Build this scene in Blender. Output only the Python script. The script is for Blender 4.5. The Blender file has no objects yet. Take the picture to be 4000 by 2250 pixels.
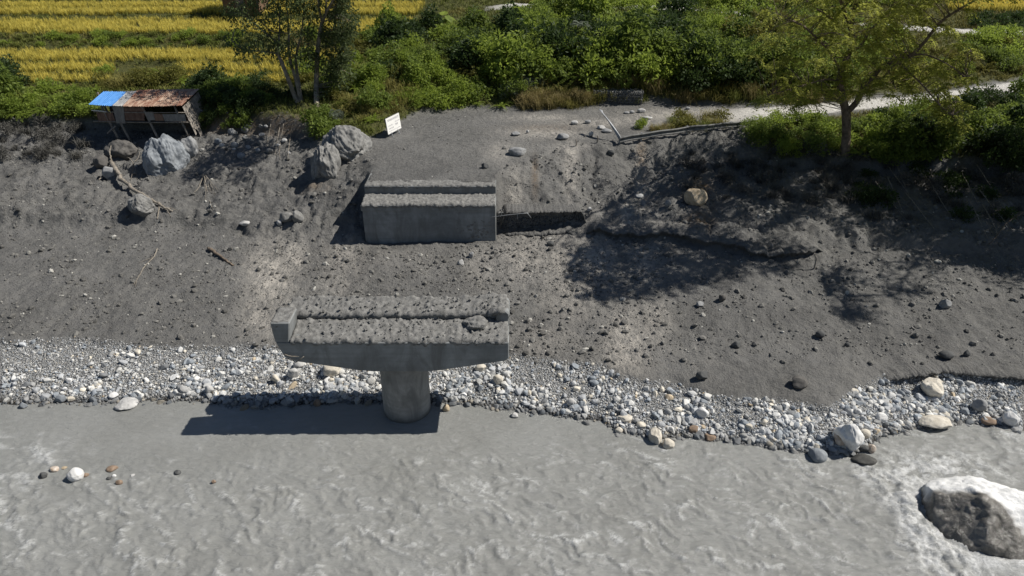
import bpy, math, random
import numpy as np
from mathutils import Vector, Matrix

scn = bpy.context.scene
C = scn.collection
RNG = np.random.default_rng(7)
random.seed(7)

# ---------------------------------------------------------------- camera, sky, sun, exposure
CAM_H = 19.3
PITCH = math.radians(29.0)
FPX = 2826.0                                   # focal length in pixels of a 4000 px wide frame
cam_d = bpy.data.cameras.new('camera')
cam_d.sensor_width = 36.0
cam_d.lens = FPX / 4000.0 * 36.0
cam_d.clip_start = 0.5
cam_d.clip_end = 2000.0
cam = bpy.data.objects.new('camera', cam_d)
cam.location = (0, 0, CAM_H)
cam.rotation_euler = (math.pi / 2 - PITCH, 0, 0)
C.objects.link(cam)
scn.camera = cam

SUN = Vector((0.86, 0.11, 1.0)).normalized()     # direction towards the sun
sun_el = math.asin(SUN.z)
sun_az = math.atan2(SUN.x, SUN.y)               # clockwise from +Y
world = bpy.data.worlds.new('World')
scn.world = world
world.use_nodes = True
wn = world.node_tree.nodes
wl = world.node_tree.links
wn.clear()
wo = wn.new('ShaderNodeOutputWorld')
bg = wn.new('ShaderNodeBackground')
sky = wn.new('ShaderNodeTexSky')
sky.sky_type = 'NISHITA'
sky.sun_disc = False
sky.sun_elevation = sun_el
sky.sun_rotation = sun_az
sky.altitude = 900
sky.air_density = 1.0
sky.dust_density = 0.6
sky.ozone_density = 1.0
bg.inputs['Strength'].default_value = 0.056
wl.new(sky.outputs['Color'], bg.inputs['Color'])
wl.new(bg.outputs['Background'], wo.inputs['Surface'])

sun_d = bpy.data.lights.new('sun', 'SUN')
sun_d.energy = 5.0
sun_d.angle = math.radians(0.5)
sun_d.color = (1.0, 0.955, 0.88)
sun_o = bpy.data.objects.new('sun', sun_d)
sun_o.rotation_euler = (-SUN).to_track_quat('-Z', 'Y').to_euler()
sun_o.location = (30, 10, 60)
C.objects.link(sun_o)

vs = scn.view_settings
vs.view_transform = 'Standard'
vs.look = 'None'
vs.exposure = 0.12
vs.gamma = 1.0
vs.use_curve_mapping = False
scn.cycles.max_bounces = 4
scn.cycles.transparent_max_bounces = 8
scn.cycles.use_denoising = True

# ---------------------------------------------------------------- numbers helpers
CP, SP = math.cos(PITCH), math.sin(PITCH)

def ray(px, py):
    xn = (px - 2000.0) / FPX
    yn = (py - 1125.0) / FPX
    return np.array([xn, CP - yn * SP, -SP - yn * CP])

def at_z(px, py, z):
    r = ray(px, py)
    t = (z - CAM_H) / r[2]
    return np.array([r[0] * t, r[1] * t, z])

def at_y(px, py, Y):
    r = ray(px, py)
    t = Y / r[1]
    return np.array([r[0] * t, Y, CAM_H + r[2] * t])

def to_px(X, Y, Z):
    dz = Z - CAM_H
    d = Y * CP - dz * SP
    dn = -dz * CP - Y * SP
    return 2000 + FPX * X / d, 1125 + FPX * dn / d

def sstep(a, b, x):
    t = np.clip((x - a) / (b - a), 0, 1)
    return t * t * (3 - 2 * t)

_perm = np.random.default_rng(3).permutation(4096).astype(np.int64)

def _h(ix, iy):
    return _perm[(ix + _perm[iy & 4095]) & 4095]

def noise(x, y):
    """gradient noise, about -1..1"""
    x = np.asarray(x, float); y = np.asarray(y, float)
    x0 = np.floor(x); y0 = np.floor(y)
    fx = x - x0; fy = y - y0
    ix = x0.astype(np.int64); iy = y0.astype(np.int64)
    u = fx * fx * fx * (fx * (fx * 6 - 15) + 10)
    v = fy * fy * fy * (fy * (fy * 6 - 15) + 10)
    def g(i, j, dx, dy):
        a = _h(i, j) * (2 * math.pi / 4096)
        return np.cos(a) * dx + np.sin(a) * dy
    n00 = g(ix, iy, fx, fy); n10 = g(ix + 1, iy, fx - 1, fy)
    n01 = g(ix, iy + 1, fx, fy - 1); n11 = g(ix + 1, iy + 1, fx - 1, fy - 1)
    return 1.5 * ((n00 * (1 - u) + n10 * u) * (1 - v) + (n01 * (1 - u) + n11 * u) * v)

def fbm(x, y, oct=4, gain=0.5, lac=2.03):
    s = 0.0; a = 1.0; f = 1.0
    for k in range(oct):
        s = s + a * noise(x * f + 17.3 * k, y * f - 9.1 * k)
        a *= gain; f *= lac
    return s

# ---------------------------------------------------------------- mesh helpers
def mesh_np(name, V, F, smooth=False, attrs=None):
    """V (n,3); F: (m,3) or (m,4) array, or a list of such arrays; attrs: {name: (n,) floats or (n,3) colours}"""
    V = np.ascontiguousarray(V, np.float32)
    if not isinstance(F, (list, tuple)):
        F = [F]
    F = [np.asarray(f, np.int32) for f in F if len(f)]
    me = bpy.data.meshes.new(name)
    nl = sum(f.size for f in F)
    nf = sum(len(f) for f in F)
    me.vertices.add(len(V)); me.loops.add(nl); me.polygons.add(nf)
    me.vertices.foreach_set('co', V.ravel())
    me.loops.foreach_set('vertex_index', np.concatenate([f.ravel() for f in F]))
    tot = np.concatenate([np.full(len(f), f.shape[1], np.int32) for f in F])
    st = np.zeros(nf, np.int32); st[1:] = np.cumsum(tot)[:-1]
    me.polygons.foreach_set('loop_start', st)
    me.polygons.foreach_set('use_smooth', np.full(nf, bool(smooth)))
    if attrs:
        for k, a in attrs.items():
            a = np.asarray(a, np.float32)
            if a.ndim == 1:
                at = me.attributes.new(k, 'FLOAT', 'POINT'); at.data.foreach_set('value', a)
            else:
                c4 = np.ones((len(a), 4), np.float32); c4[:, :3] = a
                at = me.attributes.new(k, 'FLOAT_COLOR', 'POINT'); at.data.foreach_set('color', c4.ravel())
    me.update(calc_edges=True)
    return me

def add(name, me, mat=None, parent=None, loc=None, label=None, cat=None, group=None, kind=None):
    if mat is not None and me is not None and len(me.materials) == 0:
        me.materials.append(mat)
    o = bpy.data.objects.new(name, me)
    C.objects.link(o)
    if loc is not None:
        o.location = [float(v) for v in loc]
    if parent is not None:
        o.parent = parent
    if label: o['label'] = label
    if cat: o['category'] = cat
    if group: o['group'] = group
    if kind: o['kind'] = kind
    return o

def empty(name, loc, label, cat, group=None):
    return add(name, None, loc=loc, label=label, cat=cat, group=group)

class MB:
    """collects verts / quads / tris into one mesh"""
    def __init__(s): s.v = []; s.f3 = []; s.f4 = []; s.n = 0
    def put(s, V, F):
        V = np.asarray(V, float); F = np.asarray(F, int)
        (s.f3 if F.shape[1] == 3 else s.f4).append(F + s.n)
        s.v.append(V); s.n += len(V)
    def box(s, a, b, jit=0.0):
        (x0, y0, z0), (x1, y1, z1) = a, b
        V = np.array([[x0,y0,z0],[x1,y0,z0],[x1,y1,z0],[x0,y1,z0],[x0,y0,z1],[x1,y0,z1],[x1,y1,z1],[x0,y1,z1]], float)
        if jit: V = V + RNG.uniform(-jit, jit, V.shape)
        s.put(V, [[0,3,2,1],[4,5,6,7],[0,1,5,4],[1,2,6,5],[2,3,7,6],[3,0,4,7]])
    def tube(s, P, R, n=6, cap=True):
        V, F = tube(P, R, n)
        s.put(V, F)
        if cap:
            k = s.n - len(V)
            m = len(P)
            for e, ring in ((0, range(n - 1, -1, -1)), (m - 1, range(n))):
                r = [k + e * n + i for i in ring]
                cen = np.mean(V[e * n:(e + 1) * n], 0)
                s.v.append(cen[None]); ci = s.n; s.n += 1
                s.f3.append(np.array([[r[i], r[(i + 1) % n], ci] for i in range(n)]))
    def mesh(s, name, smooth=False, attrs=None):
        F = []
        if s.f3: F.append(np.concatenate(s.f3))
        if s.f4: F.append(np.concatenate(s.f4))
        return mesh_np(name, np.concatenate(s.v), F, smooth, attrs)

def tube(P, R, n=6):
    P = np.asarray(P, float); m = len(P)
    R = np.broadcast_to(np.asarray(R, float), (m,))
    T = np.gradient(P, axis=0)
    T /= np.linalg.norm(T, axis=1)[:, None] + 1e-9
    up = np.array([0.0, 0, 1]) if abs(T[0][2]) < 0.9 else np.array([1.0, 0, 0])
    V = []
    a = np.linspace(0, 2 * math.pi, n, endpoint=False)
    for i in range(m):
        u = np.cross(T[i], up); u /= np.linalg.norm(u) + 1e-9
        w = np.cross(u, T[i]); up = w
        V.append(P[i] + R[i] * (np.cos(a)[:, None] * u + np.sin(a)[:, None] * w))
    V = np.concatenate(V)
    F = []
    for i in range(m - 1):
        for j in range(n):
            k = (j + 1) % n
            F.append([i * n + j, i * n + k, (i + 1) * n + k, (i + 1) * n + j])
    return V, np.array(F)

def smooth_path(P, n):
    """Catmull-Rom through the points"""
    P = np.asarray(P, float)
    if len(P) < 3:
        t = np.linspace(0, 1, n)[:, None]
        return P[0] * (1 - t) + P[-1] * t
    Q = np.vstack([2 * P[0] - P[1], P, 2 * P[-1] - P[-2]])
    out = []
    ts = np.linspace(0, len(P) - 1 - 1e-6, n)
    for t in ts:
        i = int(t); f = t - i
        p0, p1, p2, p3 = Q[i:i + 4]
        out.append(0.5 * (2 * p1 + (p2 - p0) * f + (2 * p0 - 5 * p1 + 4 * p2 - p3) * f * f + (3 * p1 - p0 - 3 * p2 + p3) * f ** 3))
    return np.array(out)

_ico = {}
def ico(sub):
    if sub in _ico: return _ico[sub]
    if sub == 0:
        t = (1 + 5 ** 0.5) / 2
        V = np.array([[-1,t,0],[1,t,0],[-1,-t,0],[1,-t,0],[0,-1,t],[0,1,t],[0,-1,-t],[0,1,-t],[t,0,-1],[t,0,1],[-t,0,-1],[-t,0,1]], float)
        V /= np.linalg.norm(V, axis=1)[:, None]
        F = np.array([[0,11,5],[0,5,1],[0,1,7],[0,7,10],[0,10,11],[1,5,9],[5,11,4],[11,10,2],[10,7,6],[7,1,8],[3,9,4],[3,4,2],[3,2,6],[3,6,8],[3,8,9],[4,9,5],[2,4,11],[6,2,10],[8,6,7],[9,8,1]])
    else:
        V0, F0 = ico(sub - 1)
        V = [tuple(v) for v in V0]; mid = {}; F = []
        def m(a, b):
            k = (min(a, b), max(a, b))
            if k not in mid:
                p = (V0[a] + V0[b]); p = p / np.linalg.norm(p)
                mid[k] = len(V); V.append(tuple(p))
            return mid[k]
        for a, b, c in F0:
            ab, bc, ca = m(a, b), m(b, c), m(c, a)
            F += [[a, ab, ca], [b, bc, ab], [c, ca, bc], [ab, bc, ca]]
        V = np.array(V); F = np.array(F)
    _ico[sub] = (V, F)
    return V, F

def rock(seed, sub=2, planes=9, rough=0.06, cut=(0.62, 0.95)):
    """a stone about 1 in radius: a ball cut by random planes, then roughened"""
    r = np.random.default_rng(seed)
    V, F = ico(sub)
    V = V.copy()
    for k in range(planes):
        n = r.normal(size=3); n /= np.linalg.norm(n)
        d = r.uniform(*cut)
        h = V @ n - d
        V = V - np.where(h > 0, h, 0)[:, None] * n * r.uniform(0.8, 1.0)
    if rough:
        D = V / (np.linalg.norm(V, axis=1)[:, None] + 1e-9)
        s = np.zeros(len(V))
        for k in range(10):
            f = r.normal(size=3) * (2.0 + 1.4 * k)
            s += np.sin(V @ f + r.uniform(0, 6.3)) / (1 + 0.6 * k)
        if sub >= 4: s = s * 0.6 + 1.6 * fbm(V[:, 0] * 1.7 + V[:, 2] * 1.1 + seed, V[:, 1] * 1.7 - V[:, 2] * 1.3, 5, 0.6)
        V = V + D * (s * rough * 0.5)[:, None]
    return V, F

def rotm(r, tilt=0.5):
    a = r.uniform(0, 2 * math.pi); b = r.normal(0, tilt); c = r.normal(0, tilt)
    return np.array(Matrix.Rotation(a, 3, 'Z') @ Matrix.Rotation(b, 3, 'X') @ Matrix.Rotation(c, 3, 'Y'))

# ---------------------------------------------------------------- materials
def nodes(m):
    m.use_nodes = True
    nt = m.node_tree
    return nt, nt.nodes, nt.links

def new(nt, t, **kw):
    n = nt.nodes.new(t)
    for k, v in kw.items():
        if k.startswith('i_'):
            n.inputs[k[2:].replace('_', ' ')].default_value = v
        else:
            setattr(n, k, v)
    return n

def mixc(nt, fac, a, b, mode='MIX'):
    n = nt.nodes.new('ShaderNodeMix'); n.data_type = 'RGBA'; n.blend_type = mode
    for sock, v in ((n.inputs[0], fac), (n.inputs[6], a), (n.inputs[7], b)):
        if hasattr(v, 'is_linked') or hasattr(v, 'links'):
            nt.links.new(v, sock)
        else:
            sock.default_value = v if sock.type != 'RGBA' else (*v, 1.0)[:4]
    return n.outputs[2]

def math_(nt, op, a, b=0.5, clamp=False):
    n = nt.nodes.new('ShaderNodeMath'); n.operation = op; n.use_clamp = clamp
    for i, v in enumerate((a, b)):
        if hasattr(v, 'links'): nt.links.new(v, n.inputs[i])
        else: n.inputs[i].default_value = v
    return n.outputs[0]

def ramp(nt, fac, lo, hi):
    n = nt.nodes.new('ShaderNodeMapRange'); n.clamp = True
    nt.links.new(fac, n.inputs[0]); n.inputs[1].default_value = lo; n.inputs[2].default_value = hi
    return n.outputs[0]

def noise_n(nt, scale, detail=4, rough=0.55, vec=None, dist=0.0):
    n = nt.nodes.new('ShaderNodeTexNoise')
    n.inputs['Scale'].default_value = scale; n.inputs['Detail'].default_value = detail
    n.inputs['Roughness'].default_value = rough; n.inputs['Distortion'].default_value = dist
    if vec is not None: nt.links.new(vec, n.inputs['Vector'])
    return n.outputs[0]

def coords(nt, kind='Object', scale=None):
    tc = nt.nodes.new('ShaderNodeTexCoord')
    if scale is None: return tc.outputs[kind]
    mp = nt.nodes.new('ShaderNodeMapping'); mp.inputs['Scale'].default_value = scale
    nt.links.new(tc.outputs[kind], mp.inputs[0])
    return mp.outputs[0]

def attr(nt, name, out='Fac'):
    a = nt.nodes.new('ShaderNodeAttribute'); a.attribute_name = name
    return a.outputs[out]

def bump(nt, h, strength=0.5, dist=0.05, normal=None):
    b = nt.nodes.new('ShaderNodeBump'); b.inputs['Strength'].default_value = strength; b.inputs['Distance'].default_value = dist
    nt.links.new(h, b.inputs['Height'])
    if normal is not None: nt.links.new(normal, b.inputs['Normal'])
    return b.outputs[0]

def simple(name, col, rough=0.85, var=0.25, scale=3.0, bmp=0.3, bscale=20.0, metal=0.0, spec=0.3, col2=None, rnd=0.0):
    m = bpy.data.materials.new(name)
    nt, N, L = nodes(m)
    p = N['Principled BSDF']
    vec = coords(nt)
    n1 = noise_n(nt, scale, 6, 0.6, vec)
    a = tuple(c * (1 - var) for c in col)
    b = tuple(min(1, c * (1 + var)) for c in col) if col2 is None else col2
    f = ramp(nt, n1, 0.32, 0.68)
    c = mixc(nt, f, a, b)
    if rnd:
        oi = N.new('ShaderNodeObjectInfo')
        k = N.new('ShaderNodeMapRange'); L.new(oi.outputs['Random'], k.inputs[0])
        k.inputs[3].default_value = 1 - rnd; k.inputs[4].default_value = 1 + rnd
        hs = N.new('ShaderNodeHueSaturation'); L.new(c, hs.inputs['Color']); L.new(k.outputs[0], hs.inputs['Value'])
        c = hs.outputs[0]
    L.new(c, p.inputs['Base Color'])
    p.inputs['Roughness'].default_value = rough
    p.inputs['Metallic'].default_value = metal
    p.inputs['Specular IOR Level'].default_value = spec
    if bmp:
        L.new(bump(nt, noise_n(nt, bscale, 5, 0.65, vec), bmp, 0.05), p.inputs['Normal'])
    return m

def stone_mat(name, use_attr=False, col=(0.4, 0.4, 0.4), col2=None, bscale=9.0):
    m = bpy.data.materials.new(name)
    nt, N, L = nodes(m)
    p = N['Principled BSDF']
    vec = coords(nt)
    n1 = noise_n(nt, 3.0, 6, 0.65, vec, 0.6)
    if use_attr:
        base = attr(nt, 'col', 'Color')
        c = mixc(nt, 1.0, base, mixc(nt, ramp(nt, n1, 0.3, 0.7), (0.78, 0.78, 0.78), (1.15, 1.15, 1.15)), 'MULTIPLY')
    else:
        c = mixc(nt, ramp(nt, n1, 0.3, 0.7), tuple(x * 0.72 for x in col), col2 or tuple(min(0.9, x * 1.2) for x in col))
        n2 = noise_n(nt, 14.0, 4, 0.7, vec)
        c = mixc(nt, ramp(nt, n2, 0.55, 0.75), c, tuple(x * 0.6 for x in col))
    L.new(c, p.inputs['Base Color'])
    p.inputs['Roughness'].default_value = 0.82
    p.inputs['Specular IOR Level'].default_value = 0.3
    L.new(bump(nt, noise_n(nt, bscale, 6, 0.7, vec), 0.45, 0.06), p.inputs['Normal'])
    return m

def leaf_mat(name, ca, cb, trans=0.3, rough=0.6):
    m = bpy.data.materials.new(name)
    nt, N, L = nodes(m)
    p = N['Principled BSDF']
    oi = N.new('ShaderNodeObjectInfo')
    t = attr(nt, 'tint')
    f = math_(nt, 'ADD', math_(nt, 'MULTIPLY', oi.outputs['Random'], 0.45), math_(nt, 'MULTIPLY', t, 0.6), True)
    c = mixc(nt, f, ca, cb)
    L.new(c, p.inputs['Base Color'])
    p.inputs['Roughness'].default_value = rough
    p.inputs['Specular IOR Level'].default_value = 0.25
    tr = N.new('ShaderNodeBsdfTranslucent')
    tc = mixc(nt, 0.5, c, (0.5, 0.6, 0.08), 'MULTIPLY')
    L.new(mixc(nt, 0.6, c, tuple(min(1, x * 1.8) for x in cb)), tr.inputs['Color'])
    mx = N.new('ShaderNodeMixShader'); mx.inputs[0].default_value = trans
    L.new(p.outputs[0], mx.inputs[1]); L.new(tr.outputs[0], mx.inputs[2])
    L.new(mx.outputs[0], N['Material Output'].inputs[0])
    return m

M = {}
MUD = (0.098, 0.094, 0.087)

def ground_material():
    m = bpy.data.materials.new('riverbank_soil')
    nt, N, L = nodes(m)
    p = N['Principled BSDF']
    vec = coords(nt)
    n_big = noise_n(nt, 0.5, 5, 0.6, vec)
    n_mid = noise_n(nt, 3.2, 6, 0.65, vec)
    n_fine = noise_n(nt, 12.0, 5, 0.75, vec)
    mud = mixc(nt, ramp(nt, n_big, 0.35, 0.65), (0.118, 0.116, 0.111), (0.172, 0.169, 0.163))
    mud = mixc(nt, ramp(nt, n_mid, 0.40, 0.72), mud, (0.19, 0.185, 0.173))
    mud = mixc(nt, ramp(nt, n_fine, 0.56, 0.80), mud, (0.090, 0.087, 0.082))
    n_pat = noise_n(nt, 0.17, 6, 0.6, vec, 0.8)
    mud = mixc(nt, math_(nt, 'MULTIPLY', ramp(nt, n_pat, 0.52, 0.66), 0.6), mud, (0.098, 0.096, 0.093))
    mud = mixc(nt, math_(nt, 'MULTIPLY', ramp(nt, n_pat, 0.46, 0.34), 0.6), mud, (0.215, 0.209, 0.196))
    # pale dried silt in streaks and rills
    sv = coords(nt, 'Object', (1.3, 0.55, 1.0))
    st = noise_n(nt, 2.4, 7, 0.75, sv, 1.2)
    dry = math_(nt, 'MULTIPLY', attr(nt, 'dry'), ramp(nt, st, 0.36, 0.58), True)
    c = mixc(nt, dry, mud, (0.44, 0.41, 0.365))
    # brown soil
    c = mixc(nt, math_(nt, 'MULTIPLY', attr(nt, 'brown'), ramp(nt, n_mid, 0.35, 0.6), True), c, (0.20, 0.125, 0.06))
    # pale gravel road
    rd = mixc(nt, ramp(nt, n_mid, 0.3, 0.7), (0.50, 0.48, 0.44), (0.68, 0.66, 0.62))
    c = mixc(nt, attr(nt, 'road'), c, rd)
    # pebbly shore
    vo = N.new('ShaderNodeTexVoronoi'); vo.inputs['Scale'].default_value = 16.0
    L.new(vec, vo.inputs['Vector'])
    sep = N.new('ShaderNodeSeparateColor'); L.new(vo.outputs['Color'], sep.inputs[0])
    pb = mixc(nt, sep.outputs[0], (0.25, 0.255, 0.26), (0.50, 0.497, 0.48))
    pb = mixc(nt, ramp(nt, vo.outputs['Distance'], 0.38, 0.6), pb, (0.21, 0.208, 0.20))
    gr = attr(nt, 'gravel')
    c = mixc(nt, gr, c, pb)
    # soil and short grass under the plants
    vg = mixc(nt, ramp(nt, n_mid, 0.3, 0.7), (0.045, 0.055, 0.016), (0.105, 0.10, 0.035))
    c = mixc(nt, attr(nt, 'veg'), c, vg)
    # wet rim by the water
    c = mixc(nt, attr(nt, 'wet'), c, (0.055, 0.052, 0.048))
    L.new(c, p.inputs['Base Color'])
    p.inputs['Roughness'].default_value = 0.9
    p.inputs['Specular IOR Level'].default_value = 0.2
    h = math_(nt, 'ADD', math_(nt, 'MULTIPLY', n_mid, 1.2), math_(nt, 'MULTIPLY', n_fine, 0.55))
    h = math_(nt, 'SUBTRACT', h, math_(nt, 'MULTIPLY', math_(nt, 'MULTIPLY', vo.outputs['Distance'], gr), 0.8))
    L.new(bump(nt, h, 1.0, 0.16), p.inputs['Normal'])
    return m

def concrete(name, col=(0.262, 0.272, 0.270)):
    m = bpy.data.materials.new(name)
    nt, N, L = nodes(m)
    p = N['Principled BSDF']
    vec = coords(nt)
    n1 = noise_n(nt, 0.55, 7, 0.68, vec, 0.6)
    hv = coords(nt, 'Object', (0.12, 0.12, 3.0))
    n2 = noise_n(nt, 1.5, 5, 0.6, hv)                 # pour lines
    vv = coords(nt, 'Object', (1.6, 1.6, 0.45))
    n3 = noise_n(nt, 0.9, 6, 0.7, vv, 0.9)                 # run-down mud stains
    c = mixc(nt, ramp(nt, n1, 0.3, 0.7), tuple(x * 0.58 for x in col), tuple(x * 1.25 for x in col))
    c = mixc(nt, math_(nt, 'MULTIPLY', ramp(nt, n2, 0.45, 0.66), 0.5), c, tuple(x * 0.62 for x in col))
    c = mixc(nt, math_(nt, 'MULTIPLY', ramp(nt, n3, 0.45, 0.68), 0.75), c, (0.125, 0.125, 0.118))
    L.new(c, p.inputs['Base Color'])
    p.inputs['Roughness'].default_value = 0.88
    L.new(bump(nt, noise_n(nt, 30, 4, 0.6, vec), 0.25, 0.02), p.inputs['Normal'])
    return m

def water_material():
    m = bpy.data.materials.new('silty_water')
    nt, N, L = nodes(m)
    p = N['Principled BSDF']
    vec = coords(nt)
    fo = attr(nt, 'foam')
    n1 = noise_n(nt, 0.35, 4, 0.6, vec)
    c = mixc(nt, ramp(nt, n1, 0.35, 0.65), (0.230, 0.232, 0.219), (0.265, 0.268, 0.256))
    fv = coords(nt, 'Object', (1.0, 1.0, 1.0))
    fn = noise_n(nt, 5.0, 8, 0.8, fv, 0.4)
    fac = math_(nt, 'MULTIPLY', fo, ramp(nt, fn, 0.34, 0.60), True)
    c = mixc(nt, fac, c, (0.66, 0.665, 0.66))
    L.new(c, p.inputs['Base Color'])
    r = N.new('ShaderNodeMapRange'); L.new(fac, r.inputs[0]); r.inputs[3].default_value = 0.16; r.inputs[4].default_value = 0.7
    L.new(r.outputs[0], p.inputs['Roughness'])
    p.inputs['IOR'].default_value = 1.33
    p.inputs['Specular IOR Level'].default_value = 0.5
    rv = N.new('ShaderNodeMapping'); rv.inputs['Rotation'].default_value = (0, 0, math.radians(32)); rv.inputs['Scale'].default_value = (0.55, 1.7, 1)
    L.new(coords(nt), rv.inputs[0])
    h = math_(nt, 'ADD', noise_n(nt, 3.4, 7, 0.7, rv.outputs[0], 0.5), math_(nt, 'MULTIPLY', fac, 0.25))
    L.new(bump(nt, h, 0.7, 0.12), p.inputs['Normal'])
    return m

M['ground'] = ground_material()
M['concrete'] = concrete('concrete')
M['water'] = water_material()
M['mudcake'] = simple('caked_mud', (0.20, 0.197, 0.187), 0.95, 0.35, 5.0, 0.8, 25.0, col2=(0.275, 0.27, 0.256))
M['mudcoat'] = simple('mud_coated_twigs', (0.12, 0.115, 0.105), 0.95, 0.3, 5.0, 0.4, 25.0)
M['bark'] = simple('bark', (0.16, 0.125, 0.095), 0.95, 0.45, 4.0, 0.9, 18.0)
M['bark_pale'] = simple('pale_bark', (0.26, 0.225, 0.18), 0.95, 0.45, 3.0, 0.7, 14.0)
M['driftwood'] = simple('driftwood', (0.26, 0.23, 0.19), 0.95, 0.4, 6.0, 0.8, 30.0)
M['galv'] = simple('galvanised_steel', (0.36, 0.37, 0.38), 0.55, 0.3, 2.5, 0.15, 12.0, metal=0.35)
M['rail_dark'] = simple('muddy_steel', (0.17, 0.17, 0.165), 0.75, 0.4, 3.0, 0.3, 12.0, metal=0.15)
M['timber'] = simple('grey_timber', (0.24, 0.215, 0.185), 0.9, 0.4, 5.0, 0.6, 22.0, rnd=0.25)
M['white_board'] = simple('white_painted_board', (0.82, 0.81, 0.78), 0.6, 0.05, 2.0, 0.05, 20.0)
M['ink'] = simple('dark_lettering_paint', (0.10, 0.09, 0.16), 0.7, 0.2, 4.0, 0.0)
M['gabion'] = stone_mat('gabion_stone', True)
M['cobble'] = stone_mat('river_cobble', True)
M['dark_inside'] = simple('dark_boards', (0.05, 0.04, 0.033), 0.95, 0.4, 4.0, 0.4, 14.0)  # near-black base colour for the hut's floor and rear sheet

# ---------------------------------------------------------------- terrain
AB_X0, AB_X1, AB_Y = -8.30, -0.90, 36.90

def L_(pts):
    W = np.array([at_z(a, b, z) for a, b, z in pts])
    return W[np.argsort(W[:, 0])]

water_px = [(-400,1577),(0,1577),(233,1577),(427,1573),(660,1565),(893,1580),(1000,1586),(1155,1582),(1350,1572),(1520,1576),(1680,1582),(1757,1568),(1893,1586),(2000,1596),(2155,1623),(2350,1648),(2427,1690),(2543,1712),(2660,1705),(2776,1716),(2893,1726),(3000,1741),(3116,1762),(3233,1775),(3330,1775),(3400,1740),(3440,1705),(3505,1684),(3621,1678),(3722,1649),(3815,1661),(3932,1684),(4000,1692),(4400,1692)]
edge_px = [(-400,1340),(0,1344),(272,1336),(466,1351),(660,1367),(1000,1363),(1300,1372),(1600,1385),(1800,1392),(2000,1402),(2233,1425),(2369,1446),(2427,1487),(2660,1510),(2776,1555),(2893,1573),(3000,1578),(3136,1589),(3240,1606),(3285,1580),(3349,1533),(3446,1490),(3582,1486),(3679,1470),(3776,1482),(4000,1498),(4400,1500)]
WL = L_([(a, b, 0.0) for a, b in water_px])
EL = L_([(a, b, 0.80 if a < 2300 else 0.80 - 0.2 * min(1, (a - 2300) / 900)) for a, b in edge_px])
L5 = L_([(-500,885,1.7),(0,882,1.7),(400,885,1.7),(750,885,1.7),(1000,930,1.65),(1250,948,1.7),(1400,958,1.72),(1425,958,1.75),(1938,938,1.85),(2000,915,1.95),(2260,915,2.05),(2400,930,2.0),(2650,938,2.05),(2870,988,1.95),(3050,1014,1.9),(3250,968,2.05),(3500,965,2.1),(4000,1010,2.1),(4500,1010,2.1)])
L6 = L_([(-500,800,2.25),(0,800,2.3),(400,792,2.4),(750,810,2.3),(1000,880,2.0),(1250,900,2.1),(1330,905,2.1)])
L6 = np.vstack([L6, [[AB_X0 - 0.25, 38.2, 2.4], [AB_X0 + 0.15, 37.5, 1.75], [AB_X1 - 0.2, 37.5, 1.9]]] + [[at_z(a, b, z)] for a, b, z in [(1990,890,2.05),(2260,888,2.15),(2400,898,2.45),(2650,912,2.55),(2870,958,2.4),(3050,984,2.3),(3250,935,2.5),(4000,965,2.6),(4500,965,2.6)]])
L7 = L_([(-500,690,2.8),(0,680,2.8),(450,680,2.85),(750,690,2.9),(1100,720,3.1),(1250,760,3.2),(1330,770,3.3)])
L7 = np.vstack([L7, [[AB_X0 - 0.3, 39.8, 3.4], [AB_X0 + 0.15, 38.3, 4.55], [AB_X1 - 0.15, 38.3, 4.55], [AB_X1 + 0.25, 38.75, 3.0]]] + [[at_z(a, b, z)] for a, b, z in [(2100,838,3.02),(2230,838,3.02),(2350,770,3.2),(2480,690,3.5),(2700,622,3.65),(3000,655,3.5),(3300,695,3.2),(3600,700,3.25),(4000,720,3.3),(4500,720,3.3)]])
L8 = L_([(-500,540,3.9),(0,545,3.9),(450,535,3.95),(750,530,4.1),(1000,540,4.2),(1200,560,4.3),(1330,620,4.4)])
L8 = np.vstack([L8, [[AB_X0 - 0.2, 41.5, 4.62], [AB_X0 + 0.2, 38.62, 4.66], [AB_X1 - 0.2, 38.62, 4.66], [AB_X1 + 0.3, 40.6, 4.65]]] + [[at_z(a, b, z)] for a, b, z in [(2120,610,4.85),(2250,580,4.95),(2420,556,5.0),(2700,522,5.05),(2900,500,5.1),(3100,545,4.8),(3300,600,4.55),(3600,590,4.7),(4000,600,4.8),(4500,600,4.8)]])
L8b = L_([(-500,500,4.3),(0,500,4.3),(450,505,4.25),(750,520,4.15),(1000,525,4.2),(1180,540,4.35),(1330,590,4.75),(1430,610,4.8),(1600,610,4.85),(1938,610,4.85),(2250,540,5.0),(2420,520,5.05),(2700,490,5.1),(2900,475,5.15),(3100,462,5.2),(3300,432,5.25),(3600,409,5.35),(4000,354,5.5),(4500,310,5.6)])
L9 = L_([(-500,452,5.2),(0,452,5.2),(450,440,5.35),(720,432,5.7),(1000,435,5.75),(1180,455,5.6),(1270,510,5.0),(1400,560,4.95),(1470,540,4.95),(1560,480,5.0),(1640,442,5.05),(1850,428,5.1),(2000,438,5.1),(2330,413,5.15),(2700,408,5.15),(2860,424,5.15),(3000,420,5.2),(3280,399,5.28),(3560,377,5.36),(4000,317,5.55),(4500,265,5.7)])
L10 = L_([(-500,340,6.0),(0,340,6.1),(450,338,6.15),(750,335,6.15),(1000,330,6.2),(1250,310,6.4),(1440,290,7.0),(1700,250,7.3),(2000,232,7.6),(2500,235,7.7),(3000,255,7.4),(3400,300,6.4),(4000,245,6.3),(4500,200,6.3)])
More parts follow.
